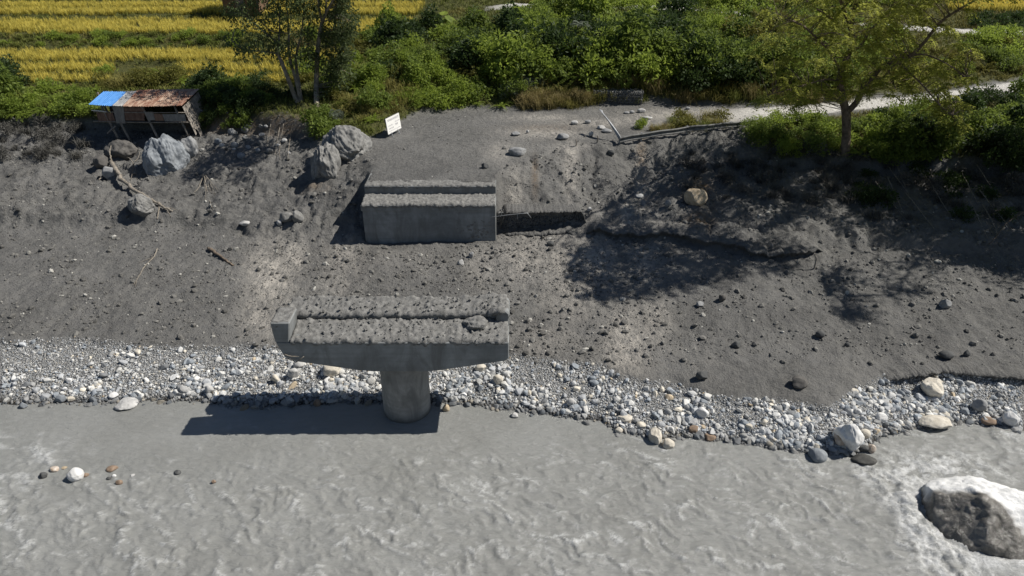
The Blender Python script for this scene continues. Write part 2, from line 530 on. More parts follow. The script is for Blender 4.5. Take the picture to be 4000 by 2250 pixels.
L11 = L_([(-500,20,8.9),(1200,20,8.9),(1500,110,8.2),(1800,60,8.7),(2000,30,9.0),(2450,36,9.0),(2700,44,8.9),(3040,80,8.6),(3370,108,8.2),(3870,140,7.9),(4000,150,7.9),(4500,160,7.9)])

def gl(L, X):
    o = np.argsort(L[:, 0]); L = L[o]
    return np.interp(X, L[:, 0], L[:, 1]), np.interp(X, L[:, 0], L[:, 2])

def axis(parts):
    out = [np.array([parts[0][0]])]
    for a, b, n in parts:
        out.append(np.linspace(a, b, n + 1)[1:])
    return np.concatenate(out)

GX = axis([(-420, -120, 8), (-120, -40, 24), (-40, -25, 100), (-25, 25, 440), (25, 42, 110), (42, 120, 24), (120, 420, 8)])
GY = axis([(-260, -40, 10), (-40, 18, 12), (18, 22.5, 20), (22.5, 40, 155), (40, 54, 105), (54, 82, 100), (82, 130, 30), (130, 520, 14)])

def terraces(X, Y):
    """stepped rice terraces above the thatch of shrubs; returns height and strip index"""
    wob = 0.45 * noise(X * 0.09, Y * 0 + 4.2) + 0.25 * noise(X * 0.33, Y * 0 + 9.7)
    Yw = Y - wob
    ky = [50, 54.6, 55.9, 57.5, 57.95, 59.8, 60.3, 63.3, 66.6, 71.6, 73.3, 75.5, 75.9, 77.9, 78.4, 84, 130, 520]
    kz = [5.0, 5.6, 6.2, 6.22, 6.5, 6.52, 6.9, 6.93, 8.0, 8.05, 8.6, 8.62, 8.82, 8.85, 9.25, 9.3, 17, 120]
    return np.interp(Yw, ky, kz), Yw

RICE = [(55.9, 57.7), (57.95, 60.05), (60.2, 63.6), (66.4, 72.1), (73.1, 75.6), (75.75, 78.0), (78.3, 84)]

def build_terrain():
    XX, YY = np.meshgrid(GX, GY)                    # rows: Y
    Z = np.zeros_like(XX)
    cols = []
    yw, _ = gl(WL, GX); ye, ze = gl(EL, GX)
    y5, z5 = gl(L5, GX); y6, z6 = gl(L6, GX); y7, z7 = gl(L7, GX); y8, z8 = gl(L8, GX)
    y8b, z8b = gl(L8b, GX); y9, z9 = gl(L9, GX); y10, z10 = gl(L10, GX); y11, z11 = gl(L11, GX)
    y5 = np.maximum(y5, ye + 1); y6 = np.maximum(y6, y5 + 0.15)
    led = sstep(3.8, 5.0, GX)
    y6 = y6 * (1 - led) + (y5 + 0.22) * led; z6 = z6 * (1 - led) + (z5 + 0.42 + 0.12 * noise(GX * 0.7, GX * 0)) * led
    ly = sstep(-13, -15, GX)
    y6 = y6 * (1 - ly) + (y5 + 0.9) * ly; y7 = np.maximum(y7, y6 + 0.2)
    y8 = np.maximum(y8, y7 + 0.25); y8b = np.maximum(y8b, y8 + 0.4); y9 = np.maximum(y9, y8b + 0.5)
    y10 = np.maximum(y10, y9 + 1.0); y11 = np.maximum(y11, y10 + 3)
    one = np.ones_like(GX)
    lip = 0.10 + 0.14 * sstep(6, 12, GX)
    KY = [-260 * one, -60 * one, -40 * one, -30 * one, yw - 6, yw - 1.5, yw, yw + 0.45 * (ye - yw), ye - 0.12, ye + 0.12, 0.5 * (ye + y5), y5, y6, y7, y8, y8b, y9, y10, y11, y11 + 3.4, y11 + 8, 130 * one, 520 * one]
    KZ = [40 * one, 6 * one, 2 * one, -1.2 * one, -1.3 * one, -0.5 * one, 0 * one, 0.42 * one, ze - 0.06, ze + lip, 0.5 * (ze + lip + z5), z5, z6, z7, z8, z8b, z9, z10, z11, z11 + 0.05, z11 + 0.8, 17 * one, 120 * one]
    KY = np.array(KY); KZ = np.array(KZ)
    for i in range(len(GX)):
        Z[:, i] = np.interp(GY, KY[:, i], KZ[:, i])
    # soften the creases, but not at the bridge abutment
    core = (XX > AB_X0 - 0.6) & (XX < AB_X1 + 0.6) & (YY > 36) & (YY < 40)
    Zs = Z.copy()
    for k in range(3):
        Zs[1:-1] = 0.25 * Zs[:-2] + 0.5 * Zs[1:-1] + 0.25 * Zs[2:]
        Zs[:, 1:-1] = 0.25 * Zs[:, :-2] + 0.5 * Zs[:, 1:-1] + 0.25 * Zs[:, 2:]
    inner = (np.abs(XX) < 45) & (YY > 15) & (YY < 90)
    Z = np.where(core | ~inner, Z, Zs)
    # terraces on the far side of the hut
    xb = np.interp(YY, [54, 60, 66, 72, 80], [-15.5, -14.5, -11.0, -9.0, -8.0]) + 0.8 * noise(YY * 0.3, XX * 0 + 2)
    w = sstep(xb + 1.6, xb - 0.6, XX) * sstep(54.3, 55.6, YY)
    TZ, Yw = terraces(XX, YY)
    Z = Z * (1 - w) + TZ * w
    # zones
    YE = np.broadcast_to(ye, XX.shape); YWt = np.broadcast_to(yw, XX.shape); Y9 = np.broadcast_to(y9, XX.shape)
    Y8 = np.broadcast_to(y8, XX.shape); Y8b = np.broadcast_to(y8b, XX.shape); Y10 = np.broadcast_to(y10, XX.shape); Y11 = np.broadcast_to(y11, XX.shape)
    Y5 = np.broadcast_to(y5, XX.shape); Y7 = np.broadcast_to(y7, XX.shape)
    wig = 0.35 * noise(XX * 1.1, YY * 1.1) + 0.2 * noise(XX * 3.3, YY * 3.1)
    gravel = sstep(YE + 0.25, YE - 0.15, YY + wig * 0.7)
    mud = (1 - gravel) * sstep(Y9 + 0.8, Y9 + 0.1, YY + wig)
    veg = sstep(Y9 + 0.1, Y9 + 0.8, YY + wig)
    PXx, PYy = to_px(XX, np.maximum(YY, 12), Z)
    # left bank: plants start at the bank top behind the hut
    leftveg = sstep(1350, 1250, PXx) * sstep(490, 440, PYy + 30 * noise(XX * 0.4, YY * 0.4)) * (YY > 40)
    veg = np.maximum(veg, leftveg)
    # right bank: plants between tree and road
    rb = sstep(2900, 3060, PXx) * sstep(640, 590, PYy) * (YY > 38) * sstep(Y8b - 0.3, Y8b - 0.9, YY)
    veg = np.maximum(veg, rb)
    road = sstep(2760, 2980, PXx + 60 * noise(XX * 0.5, YY * 0.5)) * sstep(Y8b - 0.2, Y8b + 0.25, YY + 0.3 * wig) * sstep(Y9 + 0.15, Y9 - 0.25, YY + 0.3 * wig) * (YY > 40)
    up = sstep(Y11 - 0.1, Y11 + 0.4, YY) * sstep(Y11 + 3.3, Y11 + 2.7, YY) * sstep(-5, 0, XX)
    road = np.clip(np.maximum(road, up), 0, 1) * (np.abs(XX) < 90)
    veg = np.clip(veg * (1 - road), 0, 1)
    far = (YY > 130) | (YY < -25)
    veg = np.where(far, 1, veg); gravel = np.where(YY < -25, 0, gravel)
    onplat = sstep(Y8 + 0.2, Y8 + 1.2, YY) * (XX > -9.5)          # flat road platform
    steep = sstep(Y5 - 0.8, Y5 + 0.2, YY) * sstep(Y8 + 1.0, Y8, YY)
    near = inner.astype(float)
    # relief
    base = 0.10 * fbm(XX * 0.45, YY * 0.45, 3)
    lump = 0.05 * fbm(XX * 1.7 + 5, YY * 1.7, 3) + 0.05 * np.abs(fbm(XX * 3.1, YY * 3.1 + 3, 2))
    fine = 0.034 * np.abs(noise(XX * 5.2, YY * 5.2)) + 0.020 * noise(XX * 8.5, YY * 8.5)
    gully = -0.30 * (1 - np.abs(noise(XX * 0.42 + 0.5 * noise(YY * 0.5, XX * 0.5), YY * 0.16))) ** 9 * sstep(-0.3, 0.4, noise(XX * 0.3, YY * 0.4 + 90))
    rough_s = mud * (1 - 0.78 * onplat)
    Z = Z + near * (rough_s * (base + lump + fine) + mud * onplat * 0.5 * (0.02 * fbm(XX * 1.1, YY * 1.1, 3)))
    # the bank faces: rills running down, hanging clods
    clod = 0.20 * fbm(XX * 0.8 + 31, YY * 0.8 + 8, 4) + 0.14 * np.abs(noise(XX * 2.1, YY * 2.1 + 40)) + 0.07 * np.abs(noise(XX * 4.3, YY * 4.3 + 14))
    gab = (XX > -1.2) & (XX < 4.5) & (YY > 36.9) & (YY < 39.0)
    clod = np.where(gab, 0.25 * clod, clod)
    gully = np.where(gab, 0, gully)
    Z = Z + near * mud * steep * (1 - core) * (clod + gully * sstep(-1, 0.5, XX) + 0.6 * gully * sstep(-10, -14, XX))
    hum = sstep(-7.8, -9.2, XX) * sstep(Y5 - 0.3, Y5 + 0.8, YY) * sstep(Y8 + 0.5, Y8 - 0.5, YY)
    Z = Z + near * hum * (0.22 * np.abs(fbm(XX * 1.1 + 13, YY * 1.1, 4)) + 0.10 * np.abs(noise(XX * 3.3, YY * 3.3 + 6)))
    lumps_left = sstep(400, 300, PXx) * sstep(660, 600, PYy) * sstep(440, 480, PYy) * (YY > 40)
    Z = Z + near * lumps_left * 0.35 * np.abs(fbm(XX * 0.9, YY * 0.9 + 77, 3))
    Z = Z + near * gravel * (YY > YWt - 4) * (0.035 * fbm(XX * 1.2, YY * 1.2 + 60, 3))
    Z = Z + near * veg * 0.12 * fbm(XX * 0.7, YY * 0.7, 3) * (1 - w)
    # inside the abutment keep the ground under its top
    hide = (XX > AB_X0 + 0.02) & (XX < AB_X1 - 0.02) & (YY > AB_Y + 0.02) & (YY < 38.55)
    Z = np.where(hide, np.minimum(Z, 3.6 if False else np.interp(YY, [36.9, 37.9, 38.55], [1.4, 3.4, 4.4])), Z)
    # pale dried silt
    dry = np.zeros_like(XX)
    for cx, cy, rx, ry, s in [(1060,1080,95,120,1.0),(1155,1000,45,70,0.9),(1010,1240,70,90,0.7),(1345,1010,75,85,0.55),(1320,1100,70,80,0.4),(1560,1010,200,50,0.15),
                              (2060,1010,120,110,0.6),(2200,1010,110,120,0.55),(2330,1010,90,130,0.7),(2440,1350,90,140,0.9),(2520,1000,70,120,0.6),(2560,1260,70,90,0.6),(2240,1130,140,120,0.6),(2130,1330,140,70,0.35),(2330,1450,150,60,0.3),(1880,1040,70,80,0.4),
                              (2230,650,25,110,0.9),(2010,760,40,110,0.5),(2140,520,160,22,0.7),(2330,480,180,18,0.6),(2120,460,150,14,0.6),(2230,575,70,20,0.6),(2500,470,150,26,0.55),(2640,450,200,24,0.7),(2760,450,120,30,0.8),(1960,590,60,40,0.5),
                              (2500,640,22,90,0.8),(2510,760,26,70,0.7),(2450,850,40,60,0.7),(1320,590,80,60,0.3)]:
        dry = np.maximum(dry, s * np.exp(-(((PXx - cx) / rx) ** 2 + ((PYy - cy) / ry) ** 2)))
    dry = np.clip(dry * 1.3, 0, 1) * (YY > 20)
    brown = 0.55 * sstep(690, 740, PXx) * sstep(1260, 1200, PXx) * sstep(400, 430, PYy) * sstep(545, 515, PYy)
    for cx, cy, rx, ry, s in [(2725,730,60,30,1.0),(2735,860,50,28,1.0),(2505,610,18,60,0.7),(2090,690,12,70,0.6),(980,330,40,70,0.8),(2140,500,150,16,0.25),(1220,740,60,25,0.4)]:
        brown = np.maximum(brown, s * np.exp(-(((PXx - cx) / rx) ** 2 + ((PYy - cy) / ry) ** 2)))
    brown = brown * (YY > 20)
    wet = near * sstep(0.13, 0.02, Z) * (YY > 15)
    nx, ny = len(GX), len(GY)
    V = np.stack([XX, YY, Z], -1).reshape(-1, 3)
    i = np.arange(nx * ny).reshape(ny, nx)
    F = np.stack([i[:-1, :-1], i[:-1, 1:], i[1:, 1:], i[1:, :-1]], -1).reshape(-1, 4)
    me = mesh_np('riverbank', V, F, True, {k: a.ravel() for k, a in dict(dry=dry, road=road, veg=veg, gravel=gravel, wet=wet, brown=brown).items()})
    global GROUND
    GROUND = add('riverbank_ground', me, M['ground'], kind='structure')
    return Z, dict(gravel=gravel, mud=mud, veg=veg, road=road, plat=onplat, steep=steep)

TZ, ZONE = build_terrain()

def _bil(A, X, Y):
    X = np.asarray(X, float); Y = np.asarray(Y, float)
    i = np.clip(np.searchsorted(GX, X) - 1, 0, len(GX) - 2); j = np.clip(np.searchsorted(GY, Y) - 1, 0, len(GY) - 2)
    u = np.clip((X - GX[i]) / (GX[i + 1] - GX[i]), 0, 1); v = np.clip((Y - GY[j]) / (GY[j + 1] - GY[j]), 0, 1)
    return (A[j, i] * (1 - u) + A[j, i + 1] * u) * (1 - v) + (A[j + 1, i] * (1 - u) + A[j + 1, i + 1] * u) * v

def ground(X, Y):
    return _bil(TZ, X, Y)

def hit(px, py, lift=0.0):
    """where the line of sight through this image point meets the ground"""
    r = ray(px, py)
    t = np.arange(18, 140, 0.06)
    P = r[None] * t[:, None]
    z = CAM_H + P[:, 2]
    g = np.maximum(ground(P[:, 0], P[:, 1]), 0.0)
    k = np.argmax(z < g)
    return np.array([P[k, 0], P[k, 1], g[k] + lift])

def pxm(p):
    """image pixels (of 4000) per metre at a point"""
    return FPX / (p[1] * CP + (CAM_H - p[2]) * SP)

def ledge(path, seed, lip=0.06, top=None, low=None, back=0.55, name='mud_ledge'):
    """an undercut lip of mud: path of world points (x, y) along its front foot"""
    P = smooth_path(np.c_[np.array(path, float), np.zeros(len(path))], 26 * len(path))[:, :2]
    n = len(P)
    r = np.random.default_rng(seed)
    T = np.gradient(P, axis=0); T /= np.linalg.norm(T, axis=1)[:, None]
    B = np.c_[-T[:, 1], T[:, 0]]; B[B[:, 1] < 0] *= -1
    k = np.arange(n)
    P = P + B * (0.10 * noise(k * 0.11 + seed, k * 0.0) + 0.05 * noise(k * 0.41 + seed, k * 0.0 + 5))[:, None]
    zt = ground(*(P + B * back).T) if top is None else np.full(n, top)
    zt = zt + 0.03 * noise(k * 0.3 + seed, k * 0.0 + 8)
    zl = ground(*(P - B * 0.12).T) if low is None else np.full(n, low)
    fade = np.minimum(sstep(0, 14, k), sstep(n - 1, n - 15, k))
    rows = []
    for d, f in ((back + 0.35, None), (back * 0.6, 0.04), (0.10, 0.05), (-lip, 0.0), (-lip * 0.9, -0.07), (0.10, -0.2), (0.14, -9)):
        dj = d + 0.035 * noise(k * 0.55 + seed, k * 0 + 11 * d) * (d < 0.3)
        q = P + B * dj[:, None]
        g = ground(q[:, 0], q[:, 1])
        if f is None: z = g - 0.03 if top is None else zt + 0.02
        elif f < -1: z = zl - 0.12
        else: z = np.maximum(zl, zt + f) if f > -0.1 else 0.55 * zt + 0.45 * zl
        z = z * fade + (1 - fade) * (g - 0.06)
        rows.append(np.c_[q, z])
    V = np.stack(rows, 1).reshape(-1, 3); m = len(rows)
    i = np.arange(n * m).reshape(n, m)
    F = np.stack([i[:-1, :-1], i[:-1, 1:], i[1:, 1:], i[1:, :-1]], -1).reshape(-1, 4)
    zero = np.zeros(len(V))
    me = mesh_np(name, V, F[:, ::-1], True, {a: zero for a in ('dry', 'road', 'veg', 'gravel', 'wet', 'brown')})
    add(name, me, M['ground'], GROUND)

def H2(L): return [hit(a, b)[:2] for a, b in L]
ledge(H2([(2275,914),(2400,932),(2550,936),(2650,942),(2760,966),(2870,990),(2960,1007),(3050,1016),(3130,1006),(3220,975)]), 3, 0.14)
ledge(H2([(1950,916),(2050,919),(2150,917),(2268,915)]), 5, 0.08, back=0.45)
ledge([(-0.88, 37.86), (0.5, 37.88), (2.0, 37.95), (3.3, 38.0), (4.3, 38.15)], 7, 0.14, 3.24, 3.06, 0.9)
ledge(H2([(3440,1496),(3520,1490),(3600,1486),(3679,1470),(3776,1482),(3900,1490),(4060,1500)]), 9, 0.12)

# ---------------------------------------------------------------- river
BIG_B = np.array([16.3, 18.0])            # the big river boulder

def build_water():
    wx = axis([(-420, -60, 8), (-60, -24, 36), (-24, 24, 760), (24, 60, 36), (60, 420, 8)])
    wy = axis([(-36, 5, 8), (5, 13.5, 17), (13.5, 27, 235), (27, 40, 12)])
    XX, YY = np.meshgrid(wx, wy)
    rough = sstep(23.2, 18.8, YY + 1.2 * noise(XX * 0.2, YY * 0.2) - 0.16 * np.clip(XX - 2, 0, 20))
    rough = 0.10 + 0.90 * rough
    # crests run from upper left to lower right in the view
    a = math.radians(-30)
    U = XX * math.cos(a) + YY * math.sin(a)
    Vv = -XX * math.sin(a) + YY * math.cos(a)
    wu = U + 0.4 * fbm(XX * 0.3, YY * 0.3 + 11, 2)
    wv = Vv + 0.25 * noise(XX * 0.8, YY * 0.8 + 5)
    gate = sstep(-0.15, 0.40, noise(XX * 0.33 + 50, YY * 0.4))
    def chop(lam, seed, lo, hi):
        """short leaning crests: steep on the side away from the sun, drawn out behind"""
        ph = wv / lam + 0.9 * fbm(wu * 0.42 / lam + seed, wv * 0.36 / lam - seed, 3, 0.55)
        t = ph - np.floor(ph)
        hh = sstep(0.0, 0.16, t) * (1 - t) ** 1.3
        g = sstep(lo, hi, noise(wu * 0.55 / lam + 3 * seed, wv * 0.75 / lam + seed))
        return hh * g, g * sstep(0.02, 0.12, t) * sstep(0.55, 0.15, t)
    c1, f1 = chop(1.55, 3.3, -0.05, 0.45)
    c2, f2 = chop(0.72, 17.1, -0.1, 0.5)
    c3, f3 = chop(0.38, 29.7, -0.2, 0.5)
    c4, f4 = chop(0.25, 41.3, -0.3, 0.5)
    swell = 0.05 * fbm(wu * 0.28, wv * 0.5 + 8, 2)
    h = swell * rough + rough * (0.10 * c1 * (0.3 + 0.7 * gate) + 0.075 * c2 + 0.065 * c3 + 0.04 * c4) + (0.35 + rough) * (0.012 * fbm(XX * 1.9, YY * 2.8, 3) + 0.012 * noise(wu * 3.1, wv * 5.2))
    # the boulder's bow wave and churned wake
    dx, dy = XX - BIG_B[0], YY - BIG_B[1]
    d = np.sqrt((dx / 2.3) ** 2 + (dy / 1.7) ** 2)
    PXx, PYy = to_px(XX, np.maximum(YY, 8), 0 * XX)
    line_x = np.interp(PYy, [1700, 1830, 1900, 2000, 2120, 2250, 2500], [3350, 3460, 3510, 3570, 3640, 3710, 3830])
    churn = np.exp(-((PXx - line_x) / 95.0) ** 2) * sstep(1800, 1880, PYy)
    pool = np.exp(-(((PXx - 3640) / 230) ** 2 + ((PYy - 1855) / 75) ** 2))
    bow = np.exp(-((d - 1.08) / 0.20) ** 2) * sstep(1.2, -0.2, dx / 2.3)
    h = h + churn * (0.22 * np.abs(fbm(XX * 1.1 + 3, YY * 1.1, 4)) + 0.06 * fbm(XX * 4, YY * 4, 3)) + 0.10 * bow + pool * 0.06 * fbm(XX * 1.8, YY * 1.8, 3)
    near = ((np.abs(XX) < 24) & (YY > 13) & (YY < 28)).astype(float)
    h = h * near
    sheet = fbm(wu * 0.6 + 70, wv * 1.3, 5, 0.65)
    fine_f = fbm(wu * 2.2 + 4, wv * 4.4, 4, 0.7)
    f = rough * (0.75 * f1 * sstep(-0.3, 0.5, fine_f) + 0.55 * f2 * sstep(-0.2, 0.6, fine_f) + 0.3 * f3 * sstep(-0.1, 0.6, fine_f) + 0.30 * sstep(0.2, 0.9, sheet) * sstep(-0.3, 0.5, fine_f))
    f = f + 1.25 * churn * sstep(-0.35, 0.35, fbm(XX * 1.5, YY * 1.5 + 5, 3)) + 1.5 * pool * sstep(-0.35, 0.25, fbm(XX * 1.6 + 8, YY * 2.0, 5, 0.65)) + 0.9 * bow
    lz = sstep(-15.0, -19.0, XX) * sstep(23.5, 21.5, YY) * sstep(17.5, 20, YY)
    f = f + 0.5 * lz * sstep(0.1, 0.6, fbm(XX * 0.8, YY * 1.5, 4))
    f = np.clip(f, 0, 1) * near
    nx, ny = len(wx), len(wy)
    V = np.stack([XX, YY, h], -1).reshape(-1, 3)
    i = np.arange(nx * ny).reshape(ny, nx)
    F = np.stack([i[:-1, :-1], i[:-1, 1:], i[1:, 1:], i[1:, :-1]], -1).reshape(-1, 4)
    add('river_water', mesh_np('river', V, F, True, {'foam': f.ravel()}), M['water'], kind='structure')

build_water()

# ---------------------------------------------------------------- bridge pier
TMPL1 = [rock(100 + k, 1, 9, 0.05, (0.45, 0.85)) for k in range(20)]
TMPL0 = [rock(200 + k, 0, 3, 0.06, (0.6, 0.9)) for k in range(12)]
def crust(x0, x1, y0, y1, zfun, name, parent, mat, seed=0, over=0.05, res=0.055, amp=0.10):
    """lumpy mud lying on a concrete ledge, hanging a little over its front edge"""
    nx = int((x1 - x0) / res); ny = max(6, int((y1 - y0) / res))
    xs = np.linspace(x0, x1, nx); ys = np.linspace(y0 - over, y1, ny)
    X, Y = np.meshgrid(xs, ys)
    e = 0.05 * noise(X * 3.1 + seed, Y * 0 + 3) + 0.03 * noise(X * 8 + seed, Y * 0)
    Yd = Y + e * (ys[:, None] - y1) / (y0 - over - y1)
    b = np.abs(fbm(X * 3.1 + seed, Y * 3.1, 3)) * amp * 1.2 + amp * 0.55 * np.abs(fbm(X * 7 + seed, Y * 7 + 7, 2)) + amp * 0.5 * fbm(X * 1.2, Y * 1.2 + seed, 2)
    Z = zfun(X, Y) + 0.03 + b
    edge = np.minimum(sstep(y0 - over, y0 + 0.05, Y), 1)
    Z = Z - (1 - edge) * 0.16 * (1 + 0.6 * noise(X * 5 + seed, Y * 0 + 9))
    V = np.stack([X, Yd, Z], -1).reshape(-1, 3)
    i = np.arange(nx * ny).reshape(ny, nx)
    F = np.stack([i[:-1, :-1], i[:-1, 1:], i[1:, 1:], i[1:, :-1]], -1).reshape(-1, 4)
    # skirt down to the ledge
    rim = np.concatenate([i[0, :], i[1:, -1], i[-1, -2::-1], i[-2:0:-1, 0]])
    low = V[rim].copy(); low[:, 2] = zfun(low[:, 0], low[:, 1]) - 0.02
    low[:nx, 2] = np.minimum(low[:nx, 2], V[i[0, :], 2] - 0.03); low[:nx, 1] += over + 0.03
    k = len(V); m = len(rim)
    S = np.array([[rim[j], k + j, k + (j + 1) % m, rim[(j + 1) % m]] for j in range(m)])
    me = mesh_np(name, np.vstack([V, low]), [F, S], True)
    return add(name, me, mat, parent)

def prism_y(prof, y0, y1):
    """closed outline in x-z pulled along y"""
    P = np.array(prof, float); n = len(P)
    V = np.vstack([np.c_[P[:, 0], np.full(n, y0), P[:, 1]], np.c_[P[:, 0], np.full(n, y1), P[:, 1]]])
    return V

def solid_prism(name, prof, y0, y1, mat, parent, bev=0.02):
    import bmesh
    P = np.array(prof, float); n = len(P)
    bm = bmesh.new()
    a = [bm.verts.new((p[0], y0, p[1])) for p in P]
    b = [bm.verts.new((p[0], y1, p[1])) for p in P]
    bm.faces.new(a); bm.faces.new(b[::-1])
    for i in range(n):
        j = (i + 1) % n
        bm.faces.new((a[j], a[i], b[i], b[j]))
    bmesh.ops.recalc_face_normals(bm, faces=bm.faces)
    if bev:
        bmesh.ops.bevel(bm, geom=bm.edges[:], offset=bev, segments=1, affect='EDGES')
    me = bpy.data.meshes.new(name); bm.to_mesh(me); bm.free()
    return add(name, me, mat, parent)

def build_pier():
    px0 = np.array([-4.42, 24.30, 0.0])
    root = empty('bridge_pier', px0, 'concrete bridge pier with hammerhead cap and round column standing at the waterline', 'bridge pier')
    def loc(o): o.location = (-px0[0], -px0[1], 0); return o
    # column with faint shutter rings
    n = 56
    zs = np.concatenate([[-1.8], np.arange(-0.3, 2.8, 0.31), [2.82]])
    rs = 0.985 + 0.008 * np.sin(zs * 9)
    a = np.linspace(0, 2 * math.pi, n, endpoint=False)
    V = np.concatenate([np.c_[px0[0] + r * np.cos(a), px0[1] + r * np.sin(a), np.full(n, z)] for z, r in zip(zs, rs)])
    F = np.array([[i * n + j, i * n + (j + 1) % n, (i + 1) * n + (j + 1) % n, (i + 1) * n + j] for i in range(len(zs) - 1) for j in range(n)])
    loc(add('column', mesh_np('pier_column', V, F, True), M['column'], root))
    y0, y1, ym = 23.12, 25.40, 24.30
    prof = [(-8.78, 3.42), (-8.35, 3.22), (-6.0, 2.80), (-5.4, 2.74), (-3.4, 2.74), (-2.8, 2.80), (-0.30, 3.24), (-0.12, 3.36), (-0.12, 4.10), (-9.02, 4.10)]
    cap = loc(solid_prism('cap_beam', prof, y0, y1, M['concrete'], root, 0.03))
    seat = loc(solid_prism('upper_seat', [(-8.9, 4.08), (-0.3, 4.08), (-0.3, 4.50), (-8.9, 4.50)], ym + 0.12, y1 - 0.01, M['concrete'], root, 0.02))
    blk1 = loc(solid_prism('stop_block', [(-9.04, 4.09), (-8.50, 4.09), (-8.36, 4.98), (-9.10, 4.98)], y0 + 0.006, ym - 0.05, M['concrete'], root, 0.04))
    blk2 = loc(solid_prism('stop_block', [(-0.66, 4.09), (-0.11, 4.09), (-0.09, 4.70), (-0.22, 4.84), (-0.62, 4.84)], ym - 0.05, y1 + 0.006, M['concrete'], root, 0.06))
    loc(solid_prism('pedestal', [(-8.40, 4.09), (-7.55, 4.09), (-7.55, 4.22), (-8.40, 4.22)], y0 + 0.30, ym, M['concrete'], root, 0.02))
    crust(-8.45, -0.16, y0 + 0.02, ym + 0.12, lambda X, Y: 4.12 + 0.16 * (Y - y0) + 0 * X, 'mud_layer', cap, M['mudcake'], 3, amp=0.08)
    (crust(-8.85, -0.20, ym + 0.10, y1 - 0.02, lambda X, Y: 4.52 + 0.22 * (Y - ym) + 0.14 * sstep(-2.2, -0.6, X), 'mud_layer', seat, M['mudcake'], 20, over=0.04, amp=0.09))
    (crust(-9.06, -8.40, y0 + 0.03, ym - 0.07, lambda X, Y: 4.955 + 0 * X, 'mud_layer', blk1, M['mudcake'], 31, over=0.0, amp=0.05))
    (crust(-0.95, -0.13, ym - 0.06, y1 - 0.02, lambda X, Y: 4.78 - 0.10 * sstep(-0.35, -0.13, X) - 0.12 * sstep(-0.65, -0.95, X), 'mud_layer', blk2, M['mudcake'], 41, over=0.03, amp=0.10))
    # broken clods lying on the mud
    rg = np.random.default_rng(15)
    mb = MB()
    for k in range(300):
        x = rg.uniform(-8.3, -0.4); y = rg.uniform(y0 + 0.02, y1 - 0.05)
        z = (4.20 + 0.16 * (y - y0)) if y < ym + 0.1 else 4.62 + 0.22 * (y - ym) + 0.14 * float(sstep(-2.2, -0.6, x))
        tv, tf = TMPL1[int(rg.integers(len(TMPL1)))]
        q = 0.028 * (1 - rg.uniform()) ** (-0.38)
        mb.put((tv * min(q, 0.065)) @ rotm(rg, 0.8).T + np.array([x, y, z + 0.02]), tf)
    loc(add('mud_clods', mb.mesh('pier_clods'), M['mudcake'], root, kind='stuff'))
    # clod piled against the right hand seat
    V, F = rock(77, 3, 6, 0.18)
    V = V * np.array([0.55, 0.42, 0.34]) + np.array([-1.45, 24.05, 4.30])
    loc(add('mud_clod', mesh_np('mud_clod', V, F, False), M['mudcake'], root))
    # flood trash caught under the left end of the cap
    for P in ([(-8.75, 23.05, 3.62), (-8.5, 23.0, 3.56), (-8.2, 23.04, 3.52)], [(-8.72, 23.04, 3.45), (-8.45, 22.98, 3.38)], [(-8.35, 23.02, 3.26), (-8.15, 22.96, 3.42), (-7.98, 22.99, 3.56)]):
        m = MB(); m.tube(smooth_path(P, 6), np.linspace(0.025, 0.014, 6), 5)
        add('snagged_twig', m.mesh('snagged_twig', True), M['driftwood'], cap)

def column_material():
    m = concrete('column_concrete', (0.33, 0.325, 0.305))
    nt, N, L = nodes(m)
    p = N['Principled BSDF']
    old = p.inputs['Base Color'].links[0].from_socket
    g = N.new('ShaderNodeNewGeometry'); sx = N.new('ShaderNodeSeparateXYZ'); L.new(g.outputs['Position'], sx.inputs[0])
    z = math_(nt, 'ADD', sx.outputs[2], math_(nt, 'MULTIPLY', noise_n(nt, 2.0, 4, 0.6, coords(nt)), 0.3))
    f = ramp(nt, z, 0.38, 0.18)                                        # wet tide mark
    L.new(mixc(nt, f, old, (0.12, 0.115, 0.10)), p.inputs['Base Color'])
    return m

M['column'] = column_material()
build_pier()

